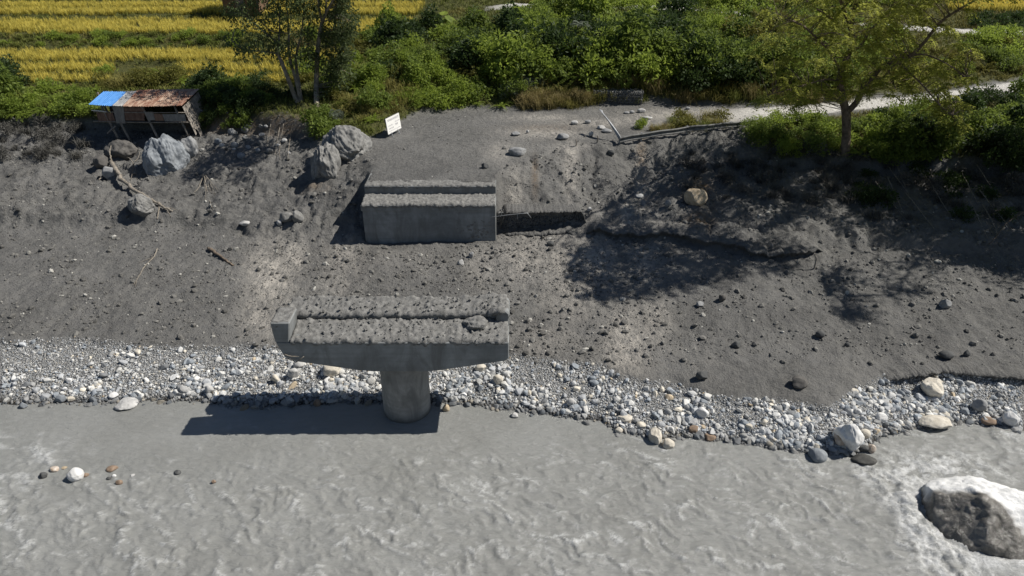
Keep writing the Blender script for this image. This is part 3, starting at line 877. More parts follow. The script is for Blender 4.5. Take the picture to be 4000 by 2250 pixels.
# ---------------------------------------------------------------- bridge abutment
def build_abutment():
    o0 = np.array([(AB_X0 + AB_X1) / 2, AB_Y, 1.7])
    root = empty('bridge_abutment', o0, 'concrete bridge abutment wall with muddy bearing shelf below the road', 'bridge abutment')
    def loc(o): o.location = tuple(-o0); return o
    x0, x1, y = AB_X0, AB_X1, AB_Y
    stem = loc(solid_prism('stem_wall', [(x0 + 0.05, 0.8), (x1, 0.8), (x1, 3.69), (x0 + 0.05, 3.69)], y + 0.05, 38.3, M['concrete'], root, 0.02))
    shelf = loc(solid_prism('bearing_shelf', [(x0 - 0.02, 3.68), (x1 + 0.003, 3.68), (x1 + 0.003, 4.03), (x0 - 0.02, 4.03)], y, 38.35, M['concrete'], root, 0.025))
    bwall = loc(solid_prism('back_wall', [(x0 + 0.02, 4.02), (x1 - 0.006, 4.02), (x1 - 0.006, 4.63), (x0 + 0.02, 4.66)], 38.18, 38.60, M['concrete'], root, 0.02))
    for xa, xb in ((x0 + 0.03, x0 + 0.36), (x1 - 0.36, x1 - 0.004)):
        import bmesh
        bm = bmesh.new()
        prof = [(38.31, 1.0), (42.4, 3.2), (42.4, 4.70), (38.6, 4.63), (38.31, 4.0)]
        a = [bm.verts.new((xa, p[0], p[1])) for p in prof]; b = [bm.verts.new((xb, p[0], p[1])) for p in prof]
        bm.faces.new(a); bm.faces.new(b[::-1])
        for i in range(5):
            j = (i + 1) % 5; bm.faces.new((a[j], a[i], b[i], b[j]))
        bmesh.ops.recalc_face_normals(bm, faces=bm.faces)
        me = bpy.data.meshes.new('wing_wall'); bm.to_mesh(me); bm.free()
        loc(add('wing_wall', me, M['concrete'], root))
    (crust(x0 + 0.03, x1 - 0.03, y + 0.0, 38.2, lambda X, Y: 4.02 + 0.10 * (Y - y) + 0.03 * noise(X, Y), 'mud_layer', shelf, M['mudcake'], 51, over=0.05, amp=0.075))
    (crust(x0 + 0.05, x1 - 0.05, 38.20, 39.0, lambda X, Y: 4.66 + 0.0 * X, 'mud_layer', bwall, M['mudcake'], 61, over=0.05, amp=0.055))
    # bare reinforcing bar sticking out sideways
    a = at_y(1912, 849, 36.84); b = at_y(2060, 832, 36.84); c = at_y(2074, 850, 36.84)
    m = MB(); m.tube(np.vstack([smooth_path([a, (a + b) / 2 + [0, 0, 0.02], b], 8), c[None]]), 0.017, 5)
    bar = loc(add('reinforcing_bar', m.mesh('reinforcing_bar', True), M['galv'], root))
    d = at_y(2022, 836, 36.84)
    m = MB(); m.tube([d, d + np.array([0.0, 0.0, -0.28])], 0.013, 5)
    add('tie_wire', m.mesh('tie_wire', True), M['galv'], bar)
    # mud splashes stuck on the wall
    r = np.random.default_rng(5)
    mb = MB()
    for k in range(60):
        px = r.normal(1880, 40); py = r.normal(905, 22)
        p = at_y(px, py, y + 0.05)
        if p[0] > x1 - 0.05 or p[0] < x0 + 0.1: continue
        V, F = rock(int(r.integers(1e6)), 1, 3, 0.15)
        mb.put(V * r.uniform(0.03, 0.08) * np.array([1.3, 0.35, 0.8]) + p, F)
    add('mud_splash', mb.mesh('mud_splash'), M['mudcake'], stem, kind='stuff')

build_abutment()

# ---------------------------------------------------------------- gabion walls
STONE_COLS = np.array([(0.60,0.59,0.56),(0.50,0.50,0.49),(0.42,0.43,0.44),(0.30,0.325,0.35),(0.24,0.26,0.28),(0.17,0.175,0.18),(0.62,0.57,0.48),(0.50,0.41,0.29),(0.36,0.36,0.35),(0.70,0.69,0.67)])
STONE_W = np.array([0.16,0.19,0.18,0.15,0.085,0.05,0.05,0.012,0.103,0.02])


def stones_mesh(name, pos, size, cols, tm, r, flat=(0.55, 0.95), tilt=0.35, smooth=False):
    nV = len(tm[0][0]); nF = len(tm[0][1])
    n = len(pos)
    V = np.empty((n, nV, 3), np.float32); F = np.empty((n, nF, 3), np.int32)
    for k in range(n):
        tv, tf = tm[int(r.integers(len(tm)))]
        s = size[k] * np.array([r.uniform(0.85, 1.35), r.uniform(0.7, 1.0), r.uniform(*flat)])
        V[k] = (tv * s) @ rotm(r, tilt).T + pos[k]
        F[k] = tf + k * nV
    col = np.repeat(cols, nV, axis=0)
    return mesh_np(name, V.reshape(-1, 3), F.reshape(-1, 3), smooth, {'col': col})

def gabion(name, a, b, z0, z1, thick, label, seed, dark=0.75, size=0.11, wire=True):
    """stone filled wire basket wall from a to b (xy), faces the river"""
    r = np.random.default_rng(seed)
    a = np.array(a); b = np.array(b)
    L = np.linalg.norm(b - a); u = (b - a) / L; nrm = np.array([u[1], -u[0]])
    if nrm[1] > 0: nrm = -nrm
    root = empty(name, (*((a + b) / 2), z0), label, 'wall')
    o = np.array([*((a + b) / 2), z0])
    pos = []; sz = []
    rows = max(3, int((z1 - z0) / (size * 1.15)))
    for i in range(rows):
        x = r.uniform(0, size)
        while x < L:
            s = size * r.uniform(0.75, 1.3)
            p = a + u * x + nrm * r.uniform(-0.03, 0.04)
            pos.append([p[0], p[1], z0 + (i + 0.5) * (z1 - z0) / rows + r.uniform(-0.02, 0.02)]); sz.append(s * 0.72)
            x += s * 1.45
    for i in range(int(L * thick * 45)):
        p = a + u * r.uniform(0, L) - nrm * r.uniform(0, thick)
        pos.append([p[0], p[1], z1 - 0.04 + r.uniform(-0.03, 0.03)]); sz.append(size * r.uniform(0.5, 0.85))
    pos = np.array(pos) - o
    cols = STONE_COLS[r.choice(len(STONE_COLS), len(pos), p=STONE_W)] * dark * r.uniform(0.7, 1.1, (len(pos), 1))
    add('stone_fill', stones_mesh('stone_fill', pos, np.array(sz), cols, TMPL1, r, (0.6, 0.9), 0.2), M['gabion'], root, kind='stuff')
    m = MB()
    for i in range(int(L / 0.5) + 1 if wire else 0):
        q = a + u * min(L, i * 0.5) + nrm * 0.11
        m.tube([np.array([*q, z0]) - o, np.array([*q, z1 + 0.04]) - o, np.array([*(q - nrm * thick), z1 + 0.05]) - o], 0.008, 4, False)
    for k in range(5 if wire else 0):
        z = z0 + (z1 - z0) * (k + 0.5) / 5
        m.tube([np.array([*(a + nrm * 0.115), z]) - o, np.array([*(b + nrm * 0.115), z]) - o], 0.008, 4, False)
    if wire: add('wire_basket', m.mesh('wire_basket'), M['rail_dark'], root)
    m = MB()
    q0, q1 = a - nrm * 0.06, b - nrm * 0.06
    w0, w1 = a - nrm * thick, b - nrm * thick
    V = [np.array([*q, z]) - o for z in (z0 - 0.3, z1 - 0.08) for q in (q0, q1, w1, w0)]
    m.put(V, [[0,1,5,4],[1,2,6,5],[2,3,7,6],[3,0,4,7],[4,5,6,7]])
    add('packed_core', m.mesh('packed_core'), M['mudcake'], root)

g0 = at_z(2315, 404, 5.12); g1 = at_z(2506, 408, 5.12)
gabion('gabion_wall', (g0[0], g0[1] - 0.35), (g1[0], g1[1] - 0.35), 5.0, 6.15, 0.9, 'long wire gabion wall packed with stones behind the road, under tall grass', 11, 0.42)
gabion('gabion_wall', (-0.85, 38.00), (4.1, 38.25), 1.95, 3.16, 0.5, 'stacked stone gabion with recess shade in its colour, tucked under the mud bank beside the abutment', 12, 0.30, 0.085, False)  # stone colours darkened to stand in for shade in the recess

# ---------------------------------------------------------------- boulders and cobbles
BC = dict(drape=((0.15,0.147,0.14),(0.31,0.305,0.29)), white=((0.72,0.71,0.69),(0.84,0.83,0.81)), pale=((0.46,0.455,0.44),(0.58,0.57,0.55)), grey=((0.26,0.265,0.27),(0.38,0.38,0.375)), blue=((0.19,0.21,0.235),(0.32,0.34,0.355)),
          dark=((0.075,0.078,0.08),(0.13,0.13,0.125)), cream=((0.62,0.56,0.46),(0.74,0.69,0.60)), tan=((0.46,0.35,0.22),(0.62,0.52,0.38)), brown=((0.22,0.15,0.10),(0.36,0.27,0.2)), mud=((0.10,0.096,0.088),(0.15,0.14,0.13)), rusty=((0.42,0.29,0.18),(0.72,0.68,0.63)), wet=((0.05,0.05,0.048),(0.10,0.098,0.09)))
BM = {k: stone_mat('boulder_' + k, False, a, b, 5.0) for k, (a, b) in BC.items()}

def boulder(px, py, w, h, col, label, seed, sub=3, planes=10, rough=0.07, sink=0.35, depth=None, name='boulder', cat='boulder', group=None, yaw=None, tilt=0.0, cut=(0.6, 0.95)):
    """px, py: middle of the stone in the image, w and h its size there in pixels"""
    base = hit(px, py + h * 0.42)
    k = pxm(base)
    W = w / k; ang = math.atan2(CAM_H - base[2], base[1])
    D = depth or W * 0.8
    H = max(0.3 * W, (h / k - 0.55 * D * math.sin(ang)) / math.cos(ang) * 1.05)
    H = min(H, 1.1 * W)
    V, F = rock(seed, sub, planes, rough, cut)
    V = V / np.abs(V).max(0)
    V = V * np.array([W / 2, D / 2, H / 2 / (1 - sink * 0.5)])
    a = yaw if yaw is not None else 0.0
    if a or tilt:
        V = V @ np.array(Matrix.Rotation(a, 3, 'Z') @ Matrix.Rotation(tilt, 3, 'Y')).T
    c = np.array([base[0], base[1] + D * 0.42, 0])
    z = max(-0.15, float(ground(c[0], c[1])), float(ground(base[0], base[1])) - 0.1)
    if z < 0: z = -0.12 * H
    V[:, 2] += (H / 2) * (1 - sink)
    me = mesh_np(name, V, F, True if rough < 0.05 else False)
    if sub >= 3: me.polygons.foreach_set('use_smooth', np.ones(len(F), bool))
    return add(name, me, BM[col], None, (c[0], c[1], z), label, cat, group)

boulder(1350, 585, 215, 130, 'drape', 'huge pale boulder draped with dried silt beside the road, under the trees', 501, 5, 14, 0.16, 0.9, 3.0)
boulder(1262, 650, 130, 135, 'drape', 'tall grey boulder wedged below the huge pale one by the road', 502, 5, 14, 0.15, 0.85, 2.2)
boulder(632, 622, 170, 150, 'blue', 'broad bluish boulder lying in shade below the tin hut', 503, 5, 16, 0.15, 0.95, 2.6)
boulder(735, 590, 75, 75, 'grey', 'grey boulder in shade beside the broad bluish one', 504, 4, 12, 0.12, 0.7)
boulder(455, 590, 150, 75, 'mud', 'flat mud-caked boulder topping the pile below the hut', 505, 4, 12, 0.14, 0.5, 1.4)
boulder(393, 640, 60, 58, 'mud', 'small mud-caked boulder at the lower end of the pile below the hut', 506)
boulder(425, 672, 70, 58, 'grey', 'angular grey boulder at the head of the driftwood log', 507)
boulder(558, 836, 118, 92, 'drape', 'round pale grey boulder at the foot of the driftwood log', 508, 5, 12, 0.12, 0.5, 1.5)
boulder(1160, 853, 50, 52, 'drape', 'whitish boulder, taller of the pair on the mud near the abutment', 509)
boulder(1116, 858, 55, 44, 'drape', 'whitish boulder, lower of the pair on the mud near the abutment', 510)
boulder(1092, 878, 24, 22, 'pale', 'small pale stone just below the whitish pair of boulders', 511)
boulder(955, 889, 46, 24, 'pale', 'small pale wedge stone lying on the brown mud, left of the whitish pair', 512)
boulder(2022, 597, 74, 38, 'grey', 'largest rounded grey stone on the road beside the abutment', 513, 3, 6, 0.04, 0.25)
boulder(1894, 650, 30, 24, 'dark', 'dark stone half sunk in the mud road above the abutment', 514, 3, 6, 0.04, 0.4)
boulder(2199, 537, 50, 27, 'grey', 'rounded grey stone alone in mid road above the bank', 515, 3, 6, 0.04, 0.25)
boulder(2245, 481, 29, 18, 'pale', 'pale round stone on the road in line with the bent rail tip', 516, 3, 6, 0.04, 0.2)
boulder(2296, 478, 25, 16, 'grey', 'small grey stone on the road just left of the bent rail', 517, 3, 6, 0.04, 0.2)
boulder(2014, 525, 35, 18, 'grey', 'grey stone on the road with a pointed pale stone at its side', 518, 3, 6, 0.04, 0.2)
boulder(2061, 516, 13, 14, 'pale', 'small pointed pale stone standing on the road', 519, 2, 8, 0.04, 0.1)
boulder(2350, 500, 34, 17, 'pale', 'flat pale stone under the bent rail, farther of two', 520, 3, 6, 0.04, 0.2)
boulder(2371, 513, 42, 18, 'grey', 'flat greenish grey stone under the bent rail, nearer of two', 521, 3, 6, 0.04, 0.2)
boulder(2309, 527, 20, 22, 'pale', 'upright pale stone on the road beneath the bent rail', 522, 3, 6, 0.04, 0.15)
boulder(2507, 435, 34, 18, 'pale', 'smooth pale boulder on the road in front of the gabion wall', 523, 3, 5, 0.03, 0.15)
boulder(2449, 441, 24, 11, 'grey', 'flat grey stone, leftmost of three by the gabion wall', 524, 3, 6, 0.04, 0.2)
boulder(2468, 439, 22, 14, 'grey', 'grey stone between two others by the gabion wall', 525, 3, 6, 0.04, 0.2)
boulder(2533, 462, 36, 12, 'pale', 'flat pale stone behind the small leafy plant on the road', 526, 3, 6, 0.04, 0.3)
boulder(2688, 424, 20, 12, 'grey', 'small grey stone at the far edge of the road', 527, 2, 6, 0.04, 0.2)
boulder(2640, 472, 14, 9, 'dark', 'tiny dark stone on the road near the grass clump', 528, 2, 6, 0.04, 0.2)
boulder(2387, 604, 30, 24, 'dark', 'dark stone stuck in the bank below the guardrail corner', 529, 3, 6, 0.04, 0.3)
boulder(2722, 775, 92, 78, 'tan', 'tan boulder bared in the dark bank with orange soil around it', 530, 4, 7, 0.05, 0.1, 1.3)
boulder(2498, 768, 34, 24, 'pale', 'pale stone in the rill of the bank below the guardrail', 531)
boulder(2302, 822, 20, 18, 'pale', 'small pale stone at the end of the dark gabion', 532)
boulder(2610, 800, 26, 40, 'grey', 'small upright grey stone in the bank beside the tan boulder', 533)
boulder(3205, 1314, 38, 32, 'dark', 'rounded dark boulder alone on the mud slope in the sun', 534, 3, 6, 0.04, 0.15)
boulder(2878, 1350, 40, 32, 'dark', 'angular dark boulder on smooth mud above the shingle', 535, 3, 10, 0.05, 0.2)
boulder(3702, 1394, 58, 40, 'dark', 'broad dark greenish boulder on the mud near the shingle edge', 536, 3, 6, 0.04, 0.2)
boulder(2747, 1474, 54, 42, 'dark', 'black angular boulder at the edge of the shingle', 537, 3, 10, 0.06, 0.2)
boulder(3125, 1508, 74, 48, 'mud', 'mud-caked mound of a boulder low on the slope', 538, 3, 6, 0.09, 0.35)
boulder(3695, 1190, 48, 46, 'grey', 'grey boulder high on the sunny mud slope near the tree shade', 539)
boulder(3778, 1382, 26, 34, 'dark', 'narrow dark stone beside the broad greenish boulder', 540)
boulder(3310, 1350, 24, 20, 'dark', 'small dark stone lying right of the lone rounded dark boulder', 541)
boulder(2820, 1170, 34, 30, 'mud', 'brownish stone at the edge of the tree shadow', 542)
boulder(2735, 1190, 36, 26, 'grey', 'grey stone at the tip of the tree shadow', 543)
boulder(2150, 955, 30, 22, 'dark', 'dark clod below the dark gabion', 544)
boulder(1800, 1027, 26, 24, 'pale', 'pale stone on the mud between pier and abutment', 545)
boulder(1842, 1000, 22, 24, 'grey', 'small grey stone just under the abutment wall', 546)
# rubble bared in the torn bank under the slender trees
rk = random.Random(12)
for k in range(22):
    x, y = rk.gauss(1000, 60), rk.uniform(505, 620)
    w = rk.uniform(14, 32)
    boulder(x, y, w, w * rk.uniform(0.6, 0.9), rk.choice(['grey', 'drape', 'blue', 'pale']), 'rounded stone bared in the shaded torn bank under the slender trees', 620 + k, 2, 7, 0.05, 0.4, None, 'stone', 'stone', 'stones bared in the torn bank')
# stones by the water
boulder(3318, 1735, 112, 128, 'white', 'largest white boulder of the shore, rust-stained on one side', 550, 4, 12, 0.08, 0.2, 1.2, cut=(0.5, 0.9))
boulder(3287, 1720, 50, 100, 'rusty', 'rust-brown rock slab leaning on the largest white shore boulder', 551, 3, 12, 0.10, 0.2, 0.8)
boulder(3664, 1666, 132, 60, 'cream', 'long cream boulder lying half in the water', 552, 4, 7, 0.04, 0.15, 0.8)
boulder(3657, 1530, 92, 84, 'cream', 'smooth hollowed cream boulder under the mud ledge', 553, 4, 6, 0.07, 0.2, 1.0)
boulder(3950, 1652, 60, 62, 'white', 'leaning white and grey boulder at the far end of the shore', 554, 4, 8, 0.04, 0.1, 0.6, tilt=0.5)
boulder(3828, 1597, 56, 52, 'grey', 'round grey boulder on the fine shingle', 555, 3, 6, 0.04, 0.2)
boulder(3200, 1785, 82, 58, 'blue', 'dark-based bluish boulder at the point of the shore', 556, 3, 9, 0.05, 0.2)
boulder(3385, 1803, 100, 46, 'wet', 'black wet wedge of rock in the shallows below the largest white boulder', 557, 3, 9, 0.05, 0.35, 0.6)
boulder(3378, 1757, 44, 36, 'dark', 'dark cobble between the largest white boulder and a brown one', 558, 3, 7, 0.04, 0.2)
boulder(3405, 1755, 36, 42, 'rusty', 'tan-brown cobble beside the dark one, next to the largest white boulder', 559, 3, 7, 0.04, 0.2)
boulder(3378, 1707, 46, 40, 'cream', 'pinkish cream stone behind the largest white boulder', 560, 3, 8, 0.05, 0.2)
boulder(3445, 1640, 48, 38, 'white', 'white cobble on dark wet stones at the inlet', 561, 3, 8, 0.05, 0.15)
boulder(3490, 1672, 32, 26, 'grey', 'shiny grey cobble at the water line of the inlet', 562)
boulder(3870, 1655, 60, 34, 'brown', 'flat brown slab half sunk beside the leaning white boulder', 563, 3, 8, 0.03, 0.5)
boulder(2563, 1700, 52, 92, 'cream', 'tall cream boulder standing in the shallows', 564, 4, 9, 0.06, 0.2, 0.8)
boulder(2611, 1737, 54, 46, 'cream', 'squat cream boulder beside the tall one in the shallows', 565, 3, 8, 0.06, 0.2)
boulder(2443, 1644, 58, 30, 'cream', 'long cream cobble at the water near the tall one', 566, 3, 7, 0.04, 0.2)
boulder(2505, 1670, 38, 26, 'cream', 'rounded cream cobble left of the tall boulder', 567, 3, 7, 0.04, 0.2)
boulder(2418, 1683, 32, 26, 'cream', 'cream cobble in the water left of the tall boulder', 568, 3, 7, 0.04, 0.2)
boulder(2712, 1688, 42, 30, 'brown', 'brown cobble at the water line right of the tall boulder', 569, 3, 8, 0.05, 0.2)
boulder(2775, 1712, 50, 30, 'brown', 'flat brown stone half under water right of the tall boulder', 570, 3, 8, 0.05, 0.5)
boulder(2745, 1625, 50, 44, 'white', 'bright white cobble in the middle of the wide shingle', 571, 3, 9, 0.04, 0.2)
boulder(2230, 1577, 32, 32, 'pale', 'pale upright cobble on grey shingle', 572, 3, 9, 0.04, 0.2)
boulder(2012, 1625, 34, 24, 'pale', 'pale angular stone alone in the water right of the pier', 573, 3, 9, 0.04, 0.2)
boulder(1742, 1594, 30, 36, 'tan', 'orange-tan stone in the water by the pier column', 574, 3, 8, 0.06, 0.2)
boulder(1290, 1456, 76, 54, 'cream', 'flat-topped cream slab on the shingle under the pier cap', 575, 3, 9, 0.03, 0.2)
boulder(1167, 1434, 44, 36, 'pale', 'pale block on the shingle below the left end of the cap', 576, 3, 10, 0.04, 0.2)
boulder(1144, 1470, 46, 50, 'pale', 'pale heart-shaped stone on the shingle below the cap', 577, 3, 10, 0.05, 0.15)
boulder(1076, 1485, 32, 36, 'cream', 'yellowish stone at the edge of the pier cap shadow', 578, 3, 9, 0.04, 0.15)
boulder(1238, 1577, 30, 34, 'brown', 'reddish brown stone in the shade at the water line', 579, 3, 8, 0.05, 0.15)
boulder(478, 1586, 92, 46, 'pale', 'grey slab sliding into the water from the shingle', 580, 4, 10, 0.05, 0.25, 0.9)
boulder(441, 1555, 40, 26, 'white', 'white cobble at the head of the grey slab', 581, 3, 8, 0.04, 0.2)
boulder(816, 1533, 38, 38, 'pale', 'pale angular stone just outside the pier cap shadow', 582, 3, 10, 0.04, 0.15)
boulder(718, 1530, 34, 34, 'pale', 'rounded pale stone on the shingle left of the cap shadow', 583, 3, 8, 0.04, 0.15)
boulder(88, 1585, 30, 28, 'blue', 'blue-grey stone standing in the water at the far left', 584, 3, 9, 0.04, 0.2)
boulder(235, 1565, 42, 30, 'blue', 'blue-grey cobble at the water line near the far left', 585, 3, 9, 0.04, 0.2)
boulder(1878, 1447, 46, 34, 'cream', 'cream cobble on the shingle right of the column', 586, 3, 8, 0.04, 0.2)
boulder(1945, 1495, 44, 42, 'cream', 'largest cream cobble right of the column', 587, 3, 8, 0.04, 0.2)
# stones out in the river
boulder(287, 1860, 62, 58, 'white', 'bright white boulder alone in the river', 590, 4, 6, 0.04, 0.15, 0.55)
boulder(208, 1836, 36, 24, 'rusty', 'small brown and white stone upstream of the bright white river boulder', 591, 3, 8, 0.06, 0.3)
boulder(165, 1860, 32, 26, 'dark', 'small dark stone at the left of the bright white river boulder', 592, 3, 8, 0.06, 0.4)
boulder(248, 1829, 22, 10, 'tan', 'low tan stone behind the bright white river boulder', 593, 2, 8, 0.06, 0.4)
boulder(331, 1858, 26, 20, 'brown', 'small brown stone right of the bright white river boulder', 594, 2, 8, 0.06, 0.4)
boulder(432, 1838, 46, 18, 'brown', 'long flat brown stone breaking the river surface', 595, 3, 8, 0.05, 0.4)
boulder(445, 1861, 16, 12, 'white', 'tiny white stone by the long flat brown one', 596, 2, 8, 0.05, 0.3)
boulder(425, 1872, 22, 14, 'dark', 'small dark stone under the long flat brown one', 597, 2, 8, 0.05, 0.4)
boulder(463, 1887, 28, 24, 'brown', 'purplish brown stone in the river below the long flat one', 598, 3, 8, 0.05, 0.3)
boulder(515, 1860, 22, 9, 'pale', 'small pale stone awash in the river', 599, 2, 8, 0.05, 0.5)
boulder(690, 1850, 30, 18, 'dark', 'black stone alone in the river off the cap shadow', 600, 3, 8, 0.05, 0.3)
boulder(833, 1883, 18, 16, 'brown', 'small brown stone farthest out in mid river', 601, 2, 8, 0.05, 0.3)

# the big wet boulder
def big_river_boulder():
    V, F = ico(5)
    V = V.copy()
    r = np.random.default_rng(21)
    for n, d in (((-0.75, -0.35, 0.55), 0.62), ((0.15, -0.75, 0.65), 0.60), ((0.45, 0.55, 0.7), 0.74), ((-0.2, 0.5, 0.85), 0.66), ((-0.95, 0.2, 0.15), 0.80), ((0.9, -0.3, 0.35), 0.85), ((-0.4, -0.9, 0.2), 0.8), ((0.1, -0.2, 0.97), 0.72)):
        n = np.array(n); n = n / np.linalg.norm(n)
        h = V @ n - d
        V -= np.where(h > 0, h, 0)[:, None] * n * 0.92
    V = V * np.array([2.45, 1.95, 1.45])
    D = V / np.linalg.norm(V, axis=1)[:, None]
    s = 0.10 * fbm(V[:, 0] * 1.1, V[:, 1] * 1.1 + V[:, 2] * 0.7, 4) + 0.07 * np.abs(noise(V[:, 0] * 2.6 + V[:, 2], V[:, 1] * 2.6)) 
    V = V + D * s[:, None]
    V[:, 2] += 0.12
    wetv = sstep(-0.20, 0.20, -(V[:, 0] * 0.62) - (V[:, 1] * 0.80) - 0.30 + 0.30 * fbm(V[:, 0] * 0.9, V[:, 1] * 0.9 + V[:, 2], 3))
    wetv = np.maximum(wetv, sstep(0.5, 0.15, V[:, 2]))
    m = bpy.data.materials.new('wet_and_dry_rock')
    nt, N, L = nodes(m)
    p = N['Principled BSDF']
    vec = coords(nt)
    dryc = mixc(nt, ramp(nt, noise_n(nt, 2.5, 6, 0.7, vec, 0.8), 0.35, 0.65), (0.72, 0.72, 0.71), (0.86, 0.855, 0.84))
    wetc = mixc(nt, ramp(nt, noise_n(nt, 1.6, 6, 0.7, vec, 0.8), 0.35, 0.65), (0.075, 0.071, 0.063), (0.22, 0.205, 0.18))
    w = attr(nt, 'wetness')
    L.new(mixc(nt, w, dryc, wetc), p.inputs['Base Color'])
    rr = N.new('ShaderNodeMapRange'); L.new(w, rr.inputs[0]); rr.inputs[3].default_value = 0.8; rr.inputs[4].default_value = 0.16
    L.new(rr.outputs[0], p.inputs['Roughness'])
    L.new(bump(nt, noise_n(nt, 4.0, 7, 0.7, vec, 0.5), 0.7, 0.12), p.inputs['Normal'])
    add('boulder', mesh_np('river_boulder', V, F, True, {'wetness': wetv}), m, None, (BIG_B[0] + 0.2, BIG_B[1], 0.0), 'huge boulder in the river, white on top and wet dark below, water breaking past it', 'boulder')

big_river_boulder()

def scatter_cobbles():
    r = np.random.default_rng(31)
    n = 54000
    X = r.uniform(-34, 34, n)
    yw, _ = gl(WL, X); ye, _ = gl(EL, X)
    t = r.uniform(-0.10, 1.08, n)
    Y = yw + t * (ye - yw)
    dens = np.interp(t, [-0.1, 0.0, 0.06, 0.6, 1.0, 1.08], [0.15, 0.75, 1, 1, 0.85, 0.15])
    # a stone patch where the mud slope meets the bar: sharper towards the water
    keep = r.uniform(0, 1, n) < dens
    X, Y, t = X[keep], Y[keep], t[keep]
    n = len(X)
    big = np.interp(X, [-22, -14, -10, -4, 4, 12, 18, 24], [0.75, 0.8, 1.0, 1.0, 0.85, 1.15, 1.15, 0.8]) * np.interp(t, [-0.1, 0.1, 0.35, 0.7, 1.0], [1.25, 1.2, 1.0, 0.8, 0.62])
    clump = 0.65 + 0.7 * sstep(-0.4, 0.5, fbm(X * 0.6, Y * 0.8, 3))
    s = 0.034 * (1 - r.uniform(0, 1, n)) ** (-0.40) * big * clump
    s = np.clip(s, 0.026, 0.185)
    # leave the column free
    ok = ((X + 4.42) ** 2 + (Y - 24.3) ** 2) > 1.15 ** 2
    X, Y, s, t = X[ok], Y[ok], s[ok], t[ok]
    g = ground(X, Y)
    Z = g + s * 0.25
    ok = Z + s * 0.5 > -0.02
    X, Y, Z, s, g = X[ok], Y[ok], Z[ok], s[ok], g[ok]
    n = len(X)
    cols = STONE_COLS[r.choice(len(STONE_COLS), n, p=STONE_W)] * r.uniform(0.8, 1.12, (n, 1))
    cols = cols * np.where(s > 0.07, 1.12, 1.0)[:, None]
    wetf = sstep(0.16, 0.03, Z)[:, None]
    cols = np.clip(cols, 0, 0.82) * (1 - 0.62 * wetf)
    P = np.c_[X, Y, Z]
    o = np.argsort(-s)
    vis = (to_px(X[o], Y[o], Z[o])[0] > 10) & (to_px(X[o], Y[o], Z[o])[0] < 3990)
    o = o[vis]
    one, rest = o[:300], o[300:]
    # the three hundred largest, each a stone of its own
    TM2 = [rock(300 + k, 2, 11, 0.04, (0.45, 0.88)) for k in range(24)]
    words = [('white', (0.62, 9)), ('pale grey', (0.47, 0.62)), ('mid grey', (0.33, 0.47)), ('dark grey', (0, 0.33))]
    for k in one:
        tv, tf = TM2[int(r.integers(len(TM2)))]
        sc = s[k] * np.array([r.uniform(0.95, 1.4), r.uniform(0.75, 1.05), r.uniform(0.6, 0.95)])
        V = (tv * sc) @ rotm(r, 0.35).T
        c = cols[k]
        w = [a for a, (lo, hi) in words if lo <= c.mean() < hi][0]
        if c[0] - c[2] > 0.10: w = 'cream'
        ppx = to_px(P[k][0], P[k][1], P[k][2])[0]
        place = ('at the far left' if ppx < 500 else 'left of the pier cap shadow' if ppx < 1000 else 'under the pier cap' if ppx < 1480 else 'right of the pier column' if ppx < 2100 else 'on the narrow middle stretch' if ppx < 2500 else 'near the tall cream boulder' if ppx < 2850 else 'on the point by the largest white boulder' if ppx < 3420 else 'below the mud ledge at the far end')
        yk = 'close to the water' if Z[k] < 0.3 else 'high on the shingle'
        me = mesh_np('cobble', V, tf, False, {'col': np.repeat(c[None], len(V), 0)})
        add('cobble', me, M['cobble'], None, P[k], f'{w} river cobble {yk} {place}', 'cobble', 'river cobbles on the shingle bar')
    mid = rest[:5500]; small = rest[5500:]
    add('shingle', stones_mesh('shingle', P[mid], s[mid], cols[mid], TMPL1, r), M['cobble'], None, None, 'bed of smaller mixed grey and white river stones along the water', 'shingle', None, 'stuff')
    add('gravel', stones_mesh('gravel', P[small], s[small], cols[small], TMPL0, r), M['cobble'], None, None, 'fine grey gravel between the cobbles of the shore', 'gravel', None, 'stuff')

scatter_cobbles()

def scatter_clods():
    r = np.random.default_rng(41)
    n = 60000
    X = r.uniform(-34, 36, n); Y = r.uniform(26, 52, n)
    m = _bil(ZONE['mud'], X, Y); pl = _bil(ZONE['plat'], X, Y)
    px, py = to_px(X, Y, ground(X, Y))
    patch = sstep(-0.4, 0.5, fbm(X * 0.35, Y * 0.35, 3))
    centre = np.exp(-((px - 1750) / 700) ** 2) * sstep(950, 1000, py)
    d = m * (1 - 0.94 * pl) * (0.12 + 0.5 * patch + 0.5 * centre)
    smooth_r = sstep(2750, 3000, px) * sstep(1150, 1250, py)
    d = d * (1 - 0.25 * smooth_r)
    keep = (r.uniform(0, 1, n) < d) & (px > -150) & (px < 4150)
    keep &= ~((X > AB_X0 - 0.1) & (X < AB_X1 + 0.1) & (Y > 36.6) & (Y < 39.5))
    X, Y = X[keep], Y[keep]
    n = len(X)
    s = np.clip(0.028 * (1 - r.uniform(0, 1, n)) ** (-0.44), 0.02, 0.17)
    Z = ground(X, Y) + s * 0.2
    pale = r.uniform(0, 1, n)
    cols = np.array([0.150, 0.145, 0.134]) * r.uniform(0.62, 1.3, (n, 1))
    pk = pale > 0.90
    cols[pk] = np.array([0.34, 0.33, 0.30]) * r.uniform(0.7, 1.4, (pk.sum(), 1))
    P = np.c_[X, Y, Z]
    o = np.argsort(-s)[:17000]
    add('mud_clods', stones_mesh('mud_clods', P[o], s[o], cols[o], TMPL0, r, (0.5, 0.95), 0.5), M['cobble'], None, None, 'loose mud clods and small stones strewn over the grey slope', 'mud clods', None, 'stuff')

scatter_clods()

